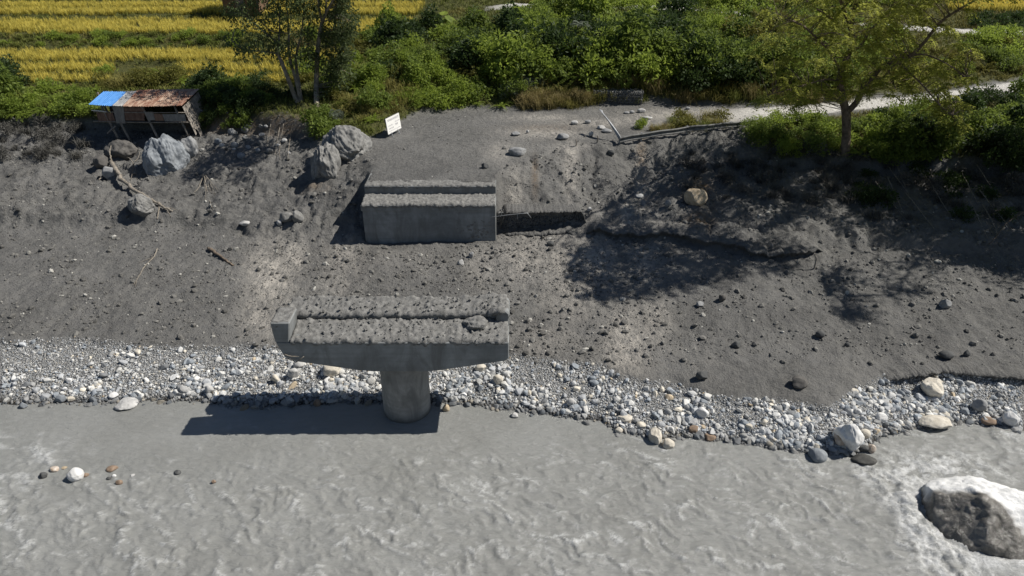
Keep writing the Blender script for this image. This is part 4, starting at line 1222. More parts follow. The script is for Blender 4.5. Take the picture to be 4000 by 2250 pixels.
# ---------------------------------------------------------------- leaves, grass, rice
def leaf_quads(P, D, Nn, ln, wd):
    """rhombic leaves: base P, direction D, normal Nn"""
    D = D / (np.linalg.norm(D, axis=1)[:, None] + 1e-9)
    S = np.cross(D, Nn); S /= np.linalg.norm(S, axis=1)[:, None] + 1e-9
    Nu = np.cross(S, D)
    ln = np.asarray(ln)[:, None]; wd = np.asarray(wd)[:, None]
    m = P + D * ln * 0.45 + Nu * ln * 0.08
    V = np.stack([P, m + S * wd * 0.5, P + D * ln, m - S * wd * 0.5], 1)
    n = len(P)
    return V.reshape(-1, 3), np.arange(n * 4).reshape(n, 4)

def rnd_dir(r, n, z=0.0, s=1.0):
    D = r.normal(size=(n, 3)) * s
    D[:, 2] += z
    return D / (np.linalg.norm(D, axis=1)[:, None] + 1e-9)

def blades(P, h, w, lean, r, seg=2, curl=0.5):
    """grass blades: P (n,3) feet; h, w arrays; returns V, F3, F4, t along the blade"""
    n = len(P)
    a = r.uniform(0, 2 * math.pi, n)
    d = np.c_[np.cos(a), np.sin(a), np.zeros(n)]
    b = a + math.pi / 2 + r.normal(0, 0.5, n)
    sd = np.c_[np.cos(b), np.sin(b), np.zeros(n)]
    l = np.abs(r.normal(lean, lean * 0.5, n))
    V = []; T = []
    for k in range(seg):
        t = k / seg
        c = P + np.c_[np.zeros(n), np.zeros(n), h * (t - 0.25 * curl * t * t * l)] + d * (h * l * t ** 1.7)[:, None]
        ww = (w * (1 - 0.45 * t))[:, None] * 0.5
        V += [c + sd * ww, c - sd * ww]; T += [np.full(n, t)] * 2
    tip = P + np.c_[np.zeros(n), np.zeros(n), h * (1 - 0.45 * curl * l)] + d * (h * l)[:, None]
    V.append(tip); T.append(np.ones(n))
    m = len(V)
    VV = np.stack(V, 1); TT = np.stack(T, 1)
    i = (np.arange(n) * m)[:, None]
    F4 = np.concatenate([i + np.array([[2 * k, 2 * k + 1, 2 * k + 3, 2 * k + 2]]) for k in range(seg - 1)]) if seg > 1 else np.zeros((0, 4), int)
    F3 = i + np.array([[2 * seg - 2, 2 * seg - 1, 2 * seg]])
    return VV.reshape(-1, 3), F3, F4, TT.ravel()

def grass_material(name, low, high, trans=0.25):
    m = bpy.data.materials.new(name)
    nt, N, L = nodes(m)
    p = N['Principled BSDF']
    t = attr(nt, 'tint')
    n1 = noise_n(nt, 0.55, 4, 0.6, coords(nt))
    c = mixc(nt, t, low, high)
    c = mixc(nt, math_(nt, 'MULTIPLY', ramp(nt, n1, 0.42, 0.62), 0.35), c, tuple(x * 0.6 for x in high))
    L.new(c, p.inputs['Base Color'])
    p.inputs['Roughness'].default_value = 0.7
    p.inputs['Specular IOR Level'].default_value = 0.2
    tr = N.new('ShaderNodeBsdfTranslucent'); L.new(c, tr.inputs['Color'])
    mx = N.new('ShaderNodeMixShader'); mx.inputs[0].default_value = trans
    L.new(p.outputs[0], mx.inputs[1]); L.new(tr.outputs[0], mx.inputs[2])
    L.new(mx.outputs[0], N['Material Output'].inputs[0])
    return m

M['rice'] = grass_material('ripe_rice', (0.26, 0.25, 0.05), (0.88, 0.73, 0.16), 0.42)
M['grass'] = grass_material('green_grass', (0.06, 0.075, 0.018), (0.24, 0.26, 0.06))
M['grass_dry'] = grass_material('dry_grass', (0.12, 0.11, 0.035), (0.42, 0.34, 0.16))
M['grass_olive'] = grass_material('olive_grass', (0.08, 0.085, 0.022), (0.34, 0.30, 0.09))
M['grass_mud'] = grass_material('mud_coated_grass', (0.06, 0.057, 0.05), (0.15, 0.145, 0.13), 0.05)

def rice_fields():
    r = np.random.default_rng(51)
    names = ['lowest', 'second', 'third', 'broad fourth', 'fifth', 'sixth', 'topmost']
    for k, (a, b) in enumerate(RICE):
        area = 50 * (b - a)
        n = int(area * 16)
        X = r.uniform(-58, -8, n); Yw = r.uniform(a, b, n)
        wob = 0.45 * noise(X * 0.09, X * 0 + 4.2) + 0.25 * noise(X * 0.33, X * 0 + 9.7)
        Y = Yw + wob
        xb = np.interp(Y, [54, 60, 66, 72, 80], [-15.5, -14.5, -11.0, -9.0, -8.0])
        px, py = to_px(X, Y, ground(X, Y))
        ok = (X < xb - 0.4 + 0.8 * noise(Y * 0.5, X * 0.3)) & (px > -150)
        if k == 0: ok &= (px < 440) | (px > 740)
        if k == 1: ok &= (px < 450) | (px > 700)
        if k >= 4: ok &= ~((px > 800) & (px < 950) & (py > 60))
        # grassy breaks in the strips
        ok &= fbm(X * 0.22 + 10 * k, Y * 0.5, 2) < 0.62
        X, Y = X[ok], Y[ok]
        n = len(X); nb = 7
        P = np.repeat(np.c_[X, Y, ground(X, Y) - 0.03], nb, 0) + np.c_[r.normal(0, 0.05, (n * nb, 2)), np.zeros(n * nb)]
        h = np.repeat(r.uniform(0.52, 0.74, n), nb) * r.uniform(0.8, 1.1, n * nb)
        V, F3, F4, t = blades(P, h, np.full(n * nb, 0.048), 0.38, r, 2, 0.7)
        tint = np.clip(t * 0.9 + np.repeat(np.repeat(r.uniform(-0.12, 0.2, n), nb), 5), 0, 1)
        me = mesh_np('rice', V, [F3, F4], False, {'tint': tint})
        add('rice_crop', me, M['rice'], None, None, f'ripe golden rice standing on the {names[k]} terrace strip above the hut', 'rice', 'rice terrace strips', 'stuff')
    # small field far at the upper right
    n = 1500
    px = r.uniform(3720, 4150, n); py = r.uniform(2, 40, n)
    P0 = np.array([hit(a, b) for a, b in zip(px[:1300], py[:1300])])
    P = np.repeat(P0, 9, 0) + np.c_[r.normal(0, 0.35, (len(P0) * 9, 2)), np.zeros(len(P0) * 9)]
    V, F3, F4, t = blades(P, r.uniform(0.5, 0.75, len(P)), np.full(len(P), 0.06), 0.35, r, 2, 0.7)
    add('rice_crop', mesh_np('rice_far', V, [F3, F4], False, {'tint': np.clip(t * 1.1, 0, 1)}), M['rice'], None, None, 'ripe golden rice in the small field beyond the feathery tree', 'rice', 'rice terrace strips', 'stuff')

rice_fields()

def ground_grass():
    r = np.random.default_rng(52)
    n = 48000
    X = r.uniform(-52, 54, n); Y = 40 + 42 * r.uniform(0, 1, n) ** 1.1
    v = _bil(ZONE['veg'], X, Y)
    _, Yw = terraces(X, Y)
    xb = np.interp(Y, [54, 60, 66, 72, 80], [-15.5, -14.5, -11.0, -9.0, -8.0])
    inrice = np.zeros(n, bool)
    for a, b in RICE: inrice |= (Yw > a + 0.15) & (Yw < b - 0.1)
    inrice &= (X < xb - 0.8) & (fbm(X * 0.22, Y * 0.5, 2) < 0.9)
    z = ground(X, Y)
    px, py = to_px(X, Y, z)
    ok = (v > 0.5) & ~inrice & (px > -500) & (px < 4500)
    X, Y, z, px, py = X[ok], Y[ok], z[ok], px[ok], py[ok]
    olive = (px > 3250) | (fbm(X * 0.25, Y * 0.25 + 30, 2) > 0.6)
    for nm, sel, mat, lab in (('grass', ~olive, M['grass'], 'green grass and low weeds covering the terrace banks and hillside'), ('grass', olive, M['grass_olive'], 'olive dry grass along the pale road and hillside')):
        Xs, Ys, Zs = X[sel], Y[sel], z[sel]
        m = len(Xs); nb = 5
        P = np.repeat(np.c_[Xs, Ys, Zs - 0.04], nb, 0) + np.c_[r.normal(0, 0.12, (m * nb, 2)), np.zeros(m * nb)]
        h = np.repeat(r.uniform(0.22, 0.55, m), nb) * r.uniform(0.6, 1.15, m * nb)
        V, F3, F4, t = blades(P, h, np.full(m * nb, 0.055), 0.55, r, 2, 0.8)
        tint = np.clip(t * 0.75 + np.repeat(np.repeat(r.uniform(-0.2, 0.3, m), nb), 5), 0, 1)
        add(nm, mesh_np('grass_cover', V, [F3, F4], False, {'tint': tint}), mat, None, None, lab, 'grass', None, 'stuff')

ground_grass()

# ---------------------------------------------------------------- shrubs
def t_bush(seed, nc=16, nl=85, leaf=0.15, rx=1.0, rz=1.0, droop=0.0, wid=0.5):
    r = np.random.default_rng(seed)
    C0 = rnd_dir(r, nc * 3, 0.5)
    C0 = C0[C0[:, 2] > -0.1][:nc]
    nc = len(C0)
    rad = r.uniform(0.55, 1.0, nc)
    C0 = C0 * rad[:, None] * np.array([rx, rx, rz]); C0[:, 2] = np.abs(C0[:, 2]) + 0.12 * rz
    cr = r.uniform(0.22, 0.42, nc)
    P = []; T = []; D = []
    for k in range(nc):
        d = rnd_dir(r, nl, 0.25)
        rr = r.uniform(0.35, 1.0, nl)[:, None] ** 0.6
        P.append(C0[k] + d * rr * cr[k] * np.array([1, 1, 0.85]))
        D.append(d + rnd_dir(r, nl, -droop) * 0.8)
        T.append(np.full(nl, r.uniform(0, 0.7)) + r.uniform(-0.15, 0.3, nl))
    # inner filling so that the shrub is not hollow
    ni = 200
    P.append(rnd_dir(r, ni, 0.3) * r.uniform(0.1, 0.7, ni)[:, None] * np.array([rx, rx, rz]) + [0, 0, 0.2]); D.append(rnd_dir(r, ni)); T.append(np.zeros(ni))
    P = np.concatenate(P); D = np.concatenate(D); T = np.concatenate(T)
    P[:, 2] = np.maximum(P[:, 2], 0.02)
    n = len(P)
    ln = leaf * r.uniform(0.6, 1.3, n)
    V, F = leaf_quads(P, D, rnd_dir(r, n, 0.6), ln, ln * wid)
    return V, F, np.repeat(np.clip(T, 0, 1), 4)

def t_sprays(seed, ns=24, nlf=34, L=1.1, leaf=0.12):
    """arching feathery sprays out of one foot"""
    r = np.random.default_rng(seed)
    P = []; D = []; T = []; ln = []
    for k in range(ns):
        a = r.uniform(0, 2 * math.pi); e = r.uniform(0.5, 1.35)
        d = np.array([math.cos(a) * math.cos(e), math.sin(a) * math.cos(e), math.sin(e)])
        l = L * r.uniform(0.6, 1.15)
        t = np.linspace(0.15, 1, nlf)
        pt = d[None] * (t * l)[:, None]
        pt[:, :2] += np.array([math.cos(a), math.sin(a)])[None] * (0.35 * l * t ** 2.2)[:, None]
        pt[:, 2] -= 0.55 * l * t ** 2.5
        side = np.array([-math.sin(a), math.cos(a), 0])
        for s in (-1, 1):
            P.append(pt); D.append(side[None] * s + np.array([0, 0, -0.45]) + r.normal(0, 0.25, (nlf, 3)) + d[None] * 0.5)
            ln.append(leaf * (1.15 - 0.6 * t)); T.append(r.uniform(0, 0.5) + 0.5 * t)
    P = np.concatenate(P); D = np.concatenate(D); ln = np.concatenate(ln); T = np.concatenate(T)
    P[:, 2] = np.maximum(P[:, 2], 0.03)
    V, F = leaf_quads(P, D, rnd_dir(r, len(P), 1.2), ln, ln * 0.42)
    return V, F, np.repeat(np.clip(T, 0, 1), 4)

def t_grass(seed, nb=130, h=0.9, lean=0.5, spread=0.22, w=0.035):
    r = np.random.default_rng(seed)
    P = np.c_[r.normal(0, spread, (nb, 2)), np.zeros(nb)]
    V, F3, F4, t = blades(P, h * r.uniform(0.5, 1.15, nb), np.full(nb, w), lean, r, 3, 0.9)
    return V, [F3, F4], np.clip(t * 0.8 + np.repeat(r.uniform(-0.15, 0.35, nb), 7), 0, 1)

def t_bigleaf(seed, n=13, L=0.75):
    r = np.random.default_rng(seed)
    V = []; F = []; T = []; k = 0
    for i in range(n):
        a = r.uniform(0, 2 * math.pi); e = r.uniform(0.3, 1.2)
        d = np.array([math.cos(a) * math.cos(e), math.sin(a) * math.cos(e), math.sin(e)])
        foot = d * r.uniform(0.3, 0.7)
        out = np.array([math.cos(a), math.sin(a), -0.35 + 0.4 * r.normal()]); out /= np.linalg.norm(out)
        side = np.array([-math.sin(a), math.cos(a), 0.15 * r.normal()])
        l = L * r.uniform(0.7, 1.2)
        rows = []
        for t, w in ((0, 0.0), (0.12, 0.30), (0.4, 0.36), (0.72, 0.22), (1, 0.0)):
            c = foot + out * l * t + np.array([0, 0, -0.35 * l * t * t])
            rows.append((c - side * w * l + [0, 0, 0.05], c, c + side * w * l + [0, 0, 0.05]))
        vv = np.array(rows).reshape(-1, 3)
        for q in range(4):
            for s in range(2):
                F.append([k + q * 3 + s, k + q * 3 + s + 1, k + q * 3 + s + 4, k + q * 3 + s + 3])
        V.append(vv); T.append(np.full(15, r.uniform(0.1, 1))); k += 15
    return np.concatenate(V), np.array(F), np.concatenate(T)

def t_palm(seed, n=16, L=1.1):
    r = np.random.default_rng(seed)
    P = []; D = []; T = []; ln = []
    for i in range(n):
        a = 2 * math.pi * i / n + r.uniform(-0.2, 0.2); e = r.uniform(0.25, 1.0)
        t = np.linspace(0.1, 1, 26)
        l = L * r.uniform(0.8, 1.1)
        o = np.array([math.cos(a), math.sin(a)])
        pt = np.c_[o[0] * l * t * math.cos(e), o[1] * l * t * math.cos(e), 0.35 + l * (t * math.sin(e) - 0.75 * t ** 2.3)]
        side = np.array([-o[1], o[0], 0])
        for s in (-1, 1):
            P.append(pt); D.append(side[None] * s + np.array([o[0], o[1], 0]) * 0.7 + [0, 0, -0.25] + r.normal(0, 0.06, (26, 3)))
            ln.append(0.30 * np.sin(np.pi * (0.12 + 0.85 * t))); T.append(0.3 + 0.6 * t)
    P = np.concatenate(P); D = np.concatenate(D); ln = np.concatenate(ln); T = np.concatenate(T)
    V, F = leaf_quads(P, D, rnd_dir(r, len(P), 2.0), ln, ln * 0.2)
    return V, F, np.repeat(T, 4)

LM = {
    'mid': leaf_mat('leaf_mid_green', (0.028, 0.052, 0.010), (0.21, 0.27, 0.052), 0.35),
    'bright': leaf_mat('leaf_bright_green', (0.07, 0.11, 0.016), (0.29, 0.36, 0.062), 0.4),
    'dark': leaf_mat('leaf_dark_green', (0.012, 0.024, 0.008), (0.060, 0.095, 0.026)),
    'olive': leaf_mat('leaf_olive', (0.05, 0.055, 0.012), (0.21, 0.20, 0.045), 0.3),
    'dry': leaf_mat('leaf_dry_brown', (0.085, 0.078, 0.025), (0.27, 0.235, 0.085), 0.25),
    'silver': leaf_mat('leaf_silvery', (0.07, 0.09, 0.06), (0.26, 0.29, 0.22), 0.2),
    'tree': leaf_mat('leaf_tree', (0.03, 0.045, 0.016), (0.16, 0.20, 0.075), 0.28),
    'feather': leaf_mat('leaf_feathery', (0.10, 0.12, 0.022), (0.36, 0.375, 0.08), 0.5),
    'mud': leaf_mat('leaf_mud_coated', (0.055, 0.053, 0.048), (0.16, 0.155, 0.14), 0.05, 0.95),
}
TM = {}
ARR = {}
QUEUE = []
def template(key, gen, mat):
    V, F, T = gen
    me = mesh_np(key, V, F, False, {'tint': T}); me.materials.append(mat)
    TM[key] = me
    ARR[key] = (V, F, T)

for c in ('mid', 'bright', 'dark', 'olive', 'dry'):
    template('bush_a_' + c, t_bush(1, 16, 85, 0.16), LM[c])
    template('bush_b_' + c, t_bush(2, 20, 80, 0.13, 1.05, 0.8), LM[c])
    template('bush_c_' + c, t_bush(3, 14, 80, 0.20, 0.85, 1.35, 0.5), LM[c])
for c in ('bright', 'olive', 'mid', 'dark'):
    template('spray_' + c, t_sprays(4, 26), LM[c])
    template('spray_b_' + c, t_sprays(5, 30, 30, 1.3, 0.15), LM[c])
template('silver', t_bush(8, 16, 90, 0.12, 1.0, 0.8), LM['silver'])
template('mudbush', t_bush(9, 12, 60, 0.17, 1.0, 0.7, 0.8, 0.3), LM['mud'])
template('mudgrass', t_grass(10, 140, 0.8, 0.9, 0.25), M['grass_mud'])
template('tallgrass', t_grass(11, 170, 1.15, 0.4, 0.25), M['grass_dry'])
template('greengrass', t_grass(12, 170, 0.9, 0.55, 0.3), M['grass'])
template('olivegrass', t_grass(13, 170, 0.85, 0.6, 0.32), M['grass_olive'])
template('bigleaf', t_bigleaf(14), LM['bright'])
template('palm', t_palm(15), LM['silver'])

def plant(key, p, s, name, label, cat, group=None, sz=None, r=random):
    o = add(name, TM[key], None, None, p, label, cat, group)
    o.rotation_euler = (r.uniform(-0.12, 0.12), r.uniform(-0.12, 0.12), r.uniform(0, 6.28))
    z = sz or s * r.uniform(0.85, 1.2)
    o.scale = (s * r.uniform(0.9, 1.15), s * r.uniform(0.9, 1.15), z)
    return o

LOOK = {'bush_a': 'rounded leafy', 'bush_b': 'low spreading', 'bush_c': 'upright leafy', 'spray': 'arching feathery', 'spray_b': 'tall arching'}
COLW = {'dry': 'dry brown', 'mid': 'mid green', 'bright': 'bright green', 'dark': 'dark green', 'olive': 'olive'}

def region(x0, x1, y0, y1, n, keys, smin, smax, where, group, seed, minpx=0.0, shape=None):
    """plants rooted where these image points meet the ground"""
    r = random.Random(seed)
    pts = []
    tries = 0
    while len(pts) < n and tries < n * 40:
        tries += 1
        px, py = r.uniform(x0, x1), r.uniform(y0, y1)
        if shape and not shape(px, py): continue
        if any((px - a) ** 2 + ((py - b) * 2.0) ** 2 < minpx ** 2 for a, b in pts): continue
        pts.append((px, py))
    for px, py in sorted(pts):
        p = hit(px, py, -0.06)
        key = r.choice(keys)
        s = r.uniform(smin, smax)
        if key in ('tallgrass', 'greengrass', 'olivegrass', 'mudgrass'):
            w = {'tallgrass': 'tall straw-coloured', 'greengrass': 'green', 'olivegrass': 'olive', 'mudgrass': 'mud-coated grey'}[key]
            plant(key, p, s, 'grass_tuft', f'{w} grass tuft {where}', 'grass tuft', 'grass tufts ' + group, r=r)
        elif key == 'silver':
            plant(key, p, s, 'shrub', f'silvery grey shrub {where}', 'shrub', 'shrubs ' + group, r=r)
        elif key == 'mudbush':
            plant(key, p, s, 'shrub', f'flattened shrub coated in grey mud {where}', 'shrub', 'shrubs ' + group, r=r)
        else:
            sh, c = key.rsplit('_', 1)
            size = 'large' if s > 0.5 * (smin + smax) else 'small'
            QUEUE.append((s * pxm(p) * (1.0 if 0 < px < 4000 else 0.3), key, p, s, f'{size} {LOOK[sh]} {COLW[c]} shrub {where}', 'shrubs ' + group))

def ks(sh, cs): return [f'{a}_{c}' for a in sh for c in cs]
B3 = ('bush_a', 'bush_b', 'bush_c')
# hillside left of the road end
region(1290, 1640, 250, 425, 30, ks(B3, ('bright',)) + ['bush_a_mid', 'spray_bright', 'spray_olive', 'olivegrass'], 0.7, 1.2, 'on the hillside above the sign board', 'above the sign board', 1, 45, lambda x, y: y < 470 - 0.0 * x and y < np.interp(x, [1290, 1450, 1640], [470, 440, 400]))
region(1330, 1560, 400, 480, 12, ['olivegrass', 'olivegrass', 'spray_bright', 'bush_b_olive'], 0.6, 0.95, 'at the road edge beside the sign board', 'beside the sign board', 2, 40, lambda x, y: y < np.interp(x, [1330, 1450, 1500, 1560], [520, 490, 455, 440]))
region(1600, 2020, 330, 418, 20, ks(('bush_a', 'bush_b', 'spray'), ('bright',)) + ['bush_a_mid', 'spray_bright'], 0.6, 1.15, 'along the back of the muddy road platform', 'behind the road platform', 3, 48)
region(1500, 2050, 120, 330, 34, ks(B3, ('mid', 'dark', 'bright')) + ['spray_b_olive', 'spray_b_mid'], 0.9, 1.9, 'in the thicket above the road platform', 'in the thicket above the platform', 4, 55)
# steep bank behind the road
region(1980, 2760, 225, 315, 32, ks(B3, ('dark', 'mid', 'bright', 'mid')) + ['spray_b_mid', 'spray_b_bright'], 1.2, 2.3, 'on the crest of the steep bank behind the gabion', 'on the bank crest', 5, 60)
region(2000, 2760, 60, 225, 40, ks(B3, ('mid', 'bright', 'dark')) + ['spray_mid', 'spray_b_bright', 'spray_b_mid'], 1.0, 2.1, 'on the slope below the upper road', 'below the upper road', 6, 62)
region(2000, 2800, 310, 400, 34, ['olivegrass', 'greengrass', 'tallgrass', 'bush_b_mid', 'olivegrass'], 0.7, 1.2, 'on the face of the bank near the gabion', 'on the bank face', 7, 40)
region(2030, 2330, 385, 425, 26, ['tallgrass', 'tallgrass', 'olivegrass'], 0.7, 1.0, 'in the straw fringe at the back of the road', 'in the straw fringe', 8, 16)
region(1990, 2110, 335, 385, 5, ['silver'], 0.6, 0.9, 'among green shrubs behind the straw fringe', 'behind the straw fringe', 9, 30)
region(2700, 3300, 225, 335, 30, ks(B3, ('dark', 'mid', 'mid')), 1.2, 2.0, 'on the bank behind the feathery tree', 'behind the feathery tree', 10, 60)
region(2700, 3500, 90, 225, 34, ks(B3, ('mid', 'bright', 'olive')) + ['spray_b_olive'], 1.0, 1.8, 'on the upper slope behind the feathery tree', 'on the upper slope', 11, 65)
region(2700, 3300, 330, 400, 30, ['olivegrass', 'greengrass', 'olivegrass', 'tallgrass', 'spray_olive'], 0.7, 1.2, 'on the verge above the pale road', 'on the verge of the pale road', 12, 42)
region(3300, 4050, 180, 330, 34, ks(('bush_a', 'bush_b'), ('olive', 'mid')) + ['olivegrass', 'spray_olive', 'olivegrass'], 0.7, 1.4, 'beside the far stretch of the pale road', 'beside the far road', 13, 60, lambda x, y: y < np.interp(x, [3300, 4050], [380, 300]) - 20)
region(3780, 4060, 68, 120, 16, ks(('bush_a', 'bush_b'), ('dark',)), 0.6, 1.0, 'in the dark hedge below the small far rice field', 'in the far hedge', 14, 30)
region(3790, 3960, 140, 240, 7, ks(('bush_a', 'bush_b'), ('bright',)), 0.9, 1.4, 'in the bright clump by the upper path', 'in the bright clump', 15, 40)
region(2050, 3600, 2, 36, 24, ks(B3, ('mid', 'bright')) + ['olivegrass'], 0.9, 1.5, 'beyond the upper road', 'beyond the upper road', 16, 60)
# upper road is hidden in part by these
region(2100, 2440, 20, 70, 10, ks(B3, ('mid', 'bright')), 1.0, 1.6, 'screening the upper road', 'screening the upper road', 17, 50)
region(2760, 3250, 60, 110, 9, ks(B3, ('mid', 'bright')), 0.8, 1.3, 'screening the lower bend of the upper road', 'screening the upper road', 18, 60)
# bank below the road on the sunny side of the tree
region(2930, 3300, 470, 600, 22, ks(('bush_a', 'bush_b', 'spray'), ('mid', 'bright')), 0.6, 1.0, 'on the bank edge left of the feathery tree', 'on the bank edge', 19, 42)
region(3300, 3620, 470, 620, 24, ks(('bush_a', 'bush_b', 'spray', 'spray_b'), ('mid', 'bright')), 0.6, 1.1, 'on the bank edge right of the feathery tree', 'on the bank edge', 20, 42)
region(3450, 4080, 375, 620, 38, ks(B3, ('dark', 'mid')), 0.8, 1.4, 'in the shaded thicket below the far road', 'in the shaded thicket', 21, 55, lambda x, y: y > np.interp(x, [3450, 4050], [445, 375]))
region(2620, 2830, 455, 505, 14, ['olivegrass', 'olivegrass', 'greengrass', 'bush_b_olive'], 0.55, 0.85, 'in the clump behind the guardrail', 'behind the guardrail', 22, 20)
region(2535, 2600, 500, 525, 5, ['tallgrass', 'olivegrass'], 0.4, 0.55, 'by the small leafy plant at the guardrail', 'at the guardrail', 23, 12)
# round the hut and below the terraces
region(0, 380, 350, 455, 32, ks(('bush_a', 'bush_b', 'spray'), ('bright', 'mid')) + ['greengrass', 'spray_bright'], 0.6, 1.15, 'on the bank left of the tin hut', 'left of the hut', 24, 42)
region(400, 760, 285, 345, 22, ks(('bush_b', 'spray'), ('olive', 'bright')) + ['spray_b_olive', 'olivegrass'], 0.7, 1.2, 'heaped behind the tin hut roof', 'behind the hut roof', 25, 34)
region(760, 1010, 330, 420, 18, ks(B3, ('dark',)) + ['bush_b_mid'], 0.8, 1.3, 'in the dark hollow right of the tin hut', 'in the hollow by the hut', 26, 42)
region(780, 960, 430, 520, 9, ks(('bush_b', 'bush_a'), ('dark', 'mid')), 0.5, 0.8, 'in shade on the bank right of the tin hut', 'in the hollow by the hut', 27, 40)
region(1000, 1330, 300, 400, 12, ks(B3, ('dark', 'mid', 'olive')), 0.5, 0.85, 'around the feet of the two slender trees', 'under the slender trees', 28, 45)
region(1210, 1330, 440, 540, 8, ['silver', 'bush_a_mid', 'bush_c_mid'], 0.6, 0.9, 'hanging over the huge pale boulder', 'over the huge boulder', 29, 30)
region(0, 1000, 138, 186, 36, ks(('bush_b', 'bush_a', 'spray'), ('mid', 'bright', 'bright')) + ['greengrass', 'greengrass'], 0.4, 0.8, 'on the riser below the broad fourth rice strip', 'on the terrace riser', 30, 38)
region(-20, 70, 290, 400, 7, ks(('bush_c', 'bush_a'), ('mid', 'dark')), 1.0, 1.6, 'in the tall clump at the far left field edge', 'in the far left clump', 31, 30)
region(1150, 1600, 150, 320, 26, ks(('bush_a', 'bush_b', 'spray'), ('bright', 'olive', 'mid')) + ['greengrass', 'olivegrass', 'bush_b_dry', 'tallgrass'], 0.7, 1.2, 'between the slender trees and the thicket', 'right of the slender trees', 32, 46)
# plants dragged down and coated by the flood
region(0, 340, 480, 620, 26, ['mudbush', 'mudgrass', 'mudgrass'], 0.5, 0.95, 'on the torn bank left of the tin hut', 'on the torn left bank', 33, 36)
region(2640, 3350, 590, 790, 44, ['mudbush', 'mudgrass', 'mudgrass'], 0.45, 0.95, 'on the dark bank under the feathery tree', 'on the dark bank', 34, 40)
region(3350, 4050, 640, 860, 30, ['mudbush', 'mudgrass', 'bush_b_dark'], 0.5, 1.0, 'on the shaded bank at the far right', 'on the shaded bank', 35, 50)

def plant_queue(most=268):
    """the shrubs that show largest stand as objects; the small rest is undergrowth"""
    QUEUE.sort(key=lambda q: -q[0])
    r = random.Random(77)
    for _w, key, p, s, lab, grp in QUEUE[:most]:
        plant(key, p, s, 'shrub', lab, 'shrub', grp, r=r)
    by = {}
    rg = np.random.default_rng(78)
    for _w, key, p, s, lab, grp in QUEUE[most:]:
        V, F, T = ARR[key]
        n = len(V) // 4
        pick = rg.permutation(n)[:int(n * 0.42)]
        Q = V.reshape(n, 4, 3)[pick]
        c = Q.mean(1, keepdims=True)
        Q = c + (Q - c) * 1.45
        a = rg.uniform(0, 6.283)
        R = np.array([[math.cos(a), -math.sin(a), 0], [math.sin(a), math.cos(a), 0], [0, 0, 1]])
        Q = (Q.reshape(-1, 3) * s) @ R.T + p
        by.setdefault(key.rsplit('_', 1)[1], []).append((Q, T.reshape(n, 4)[pick].ravel() * 0.8 + rg.uniform(0, 0.2)))
    for c, L in by.items():
        V = np.concatenate([q for q, _ in L]); T = np.concatenate([t for _, t in L])
        add('undergrowth', mesh_np('undergrowth', V, np.arange(len(V)).reshape(-1, 4), False, {'tint': np.clip(T, 0, 1)}), LM[c], None, None, f'{COLW[c]} undergrowth filling the gaps between the shrubs', 'undergrowth', None, 'stuff')

plant_queue()
plant('bush_a_bright', hit(2502, 500), 0.45, 'shrub', 'small lone leafy plant on the road by the guardrail', 'shrub', sz=0.65)
plant('bigleaf', hit(1722, 88), 1.5, 'broadleaf_plant', 'big-leaved pale green plant above the terrace edge', 'plant')
plant('palm', hit(2265, 160, 0.9), 1.15, 'cycad', 'palm-like plant with stiff silvery fronds on the bank crest', 'plant')
plant('spray_b_mid', hit(2105, 150, 0.3), 2.2, 'fern_shrub', 'large shrub with long drooping feathery fronds on the bank crest', 'shrub')
plant('spray_b_bright', hit(1850, 190, 0.3), 1.9, 'fern_shrub', 'large shrub with whorled feathery fronds above the road platform', 'shrub')
plant('bigleaf', hit(3640, 530), 0.9, 'broadleaf_plant', 'broad-leaved plant on the bank right of the feathery tree', 'plant')

# ---------------------------------------------------------------- trees
def tree_clumps(C0, r, nl, rad, leaf, wid=0.42, droop=0.9, shape=(1, 1, 1)):
    P = []; D = []; T = []
    for c in C0:
        m = int(nl * r.uniform(0.7, 1.3))
        d = rnd_dir(r, m)
        P.append(c + d * (r.uniform(0.2, 1, m) ** 0.5)[:, None] * rad * r.uniform(0.7, 1.2) * np.array(shape))
        D.append(rnd_dir(r, m, -droop) + d * 0.5)
        T.append(np.clip(np.full(m, r.uniform(0, 0.6)) + r.uniform(-0.2, 0.4, m), 0, 1))
    P = np.concatenate(P); D = np.concatenate(D); T = np.concatenate(T)
    ln = leaf * r.uniform(0.6, 1.25, len(P))
    V, F = leaf_quads(P, D, rnd_dir(r, len(P), 0.4), ln, ln * wid)
    return V, F, np.repeat(T, 4)

def twig_to(limbs, c, r, rad=0.022):
    """a bent twig from the nearest point of the limbs up to a leaf clump"""
    Q = np.concatenate(limbs)
    d = np.linalg.norm(Q - c, axis=1) + 0.9 * np.maximum(0, Q[:, 2] - c[2] + 0.3)
    q = Q[np.argmin(d)]
    mid = (q + c) / 2 + r.normal(0, 0.12, 3) + np.array([0, 0, 0.06 * np.linalg.norm(c - q)])
    return smooth_path([q, mid, c], 5), np.linspace(rad * 1.6, rad * 0.5, 5)

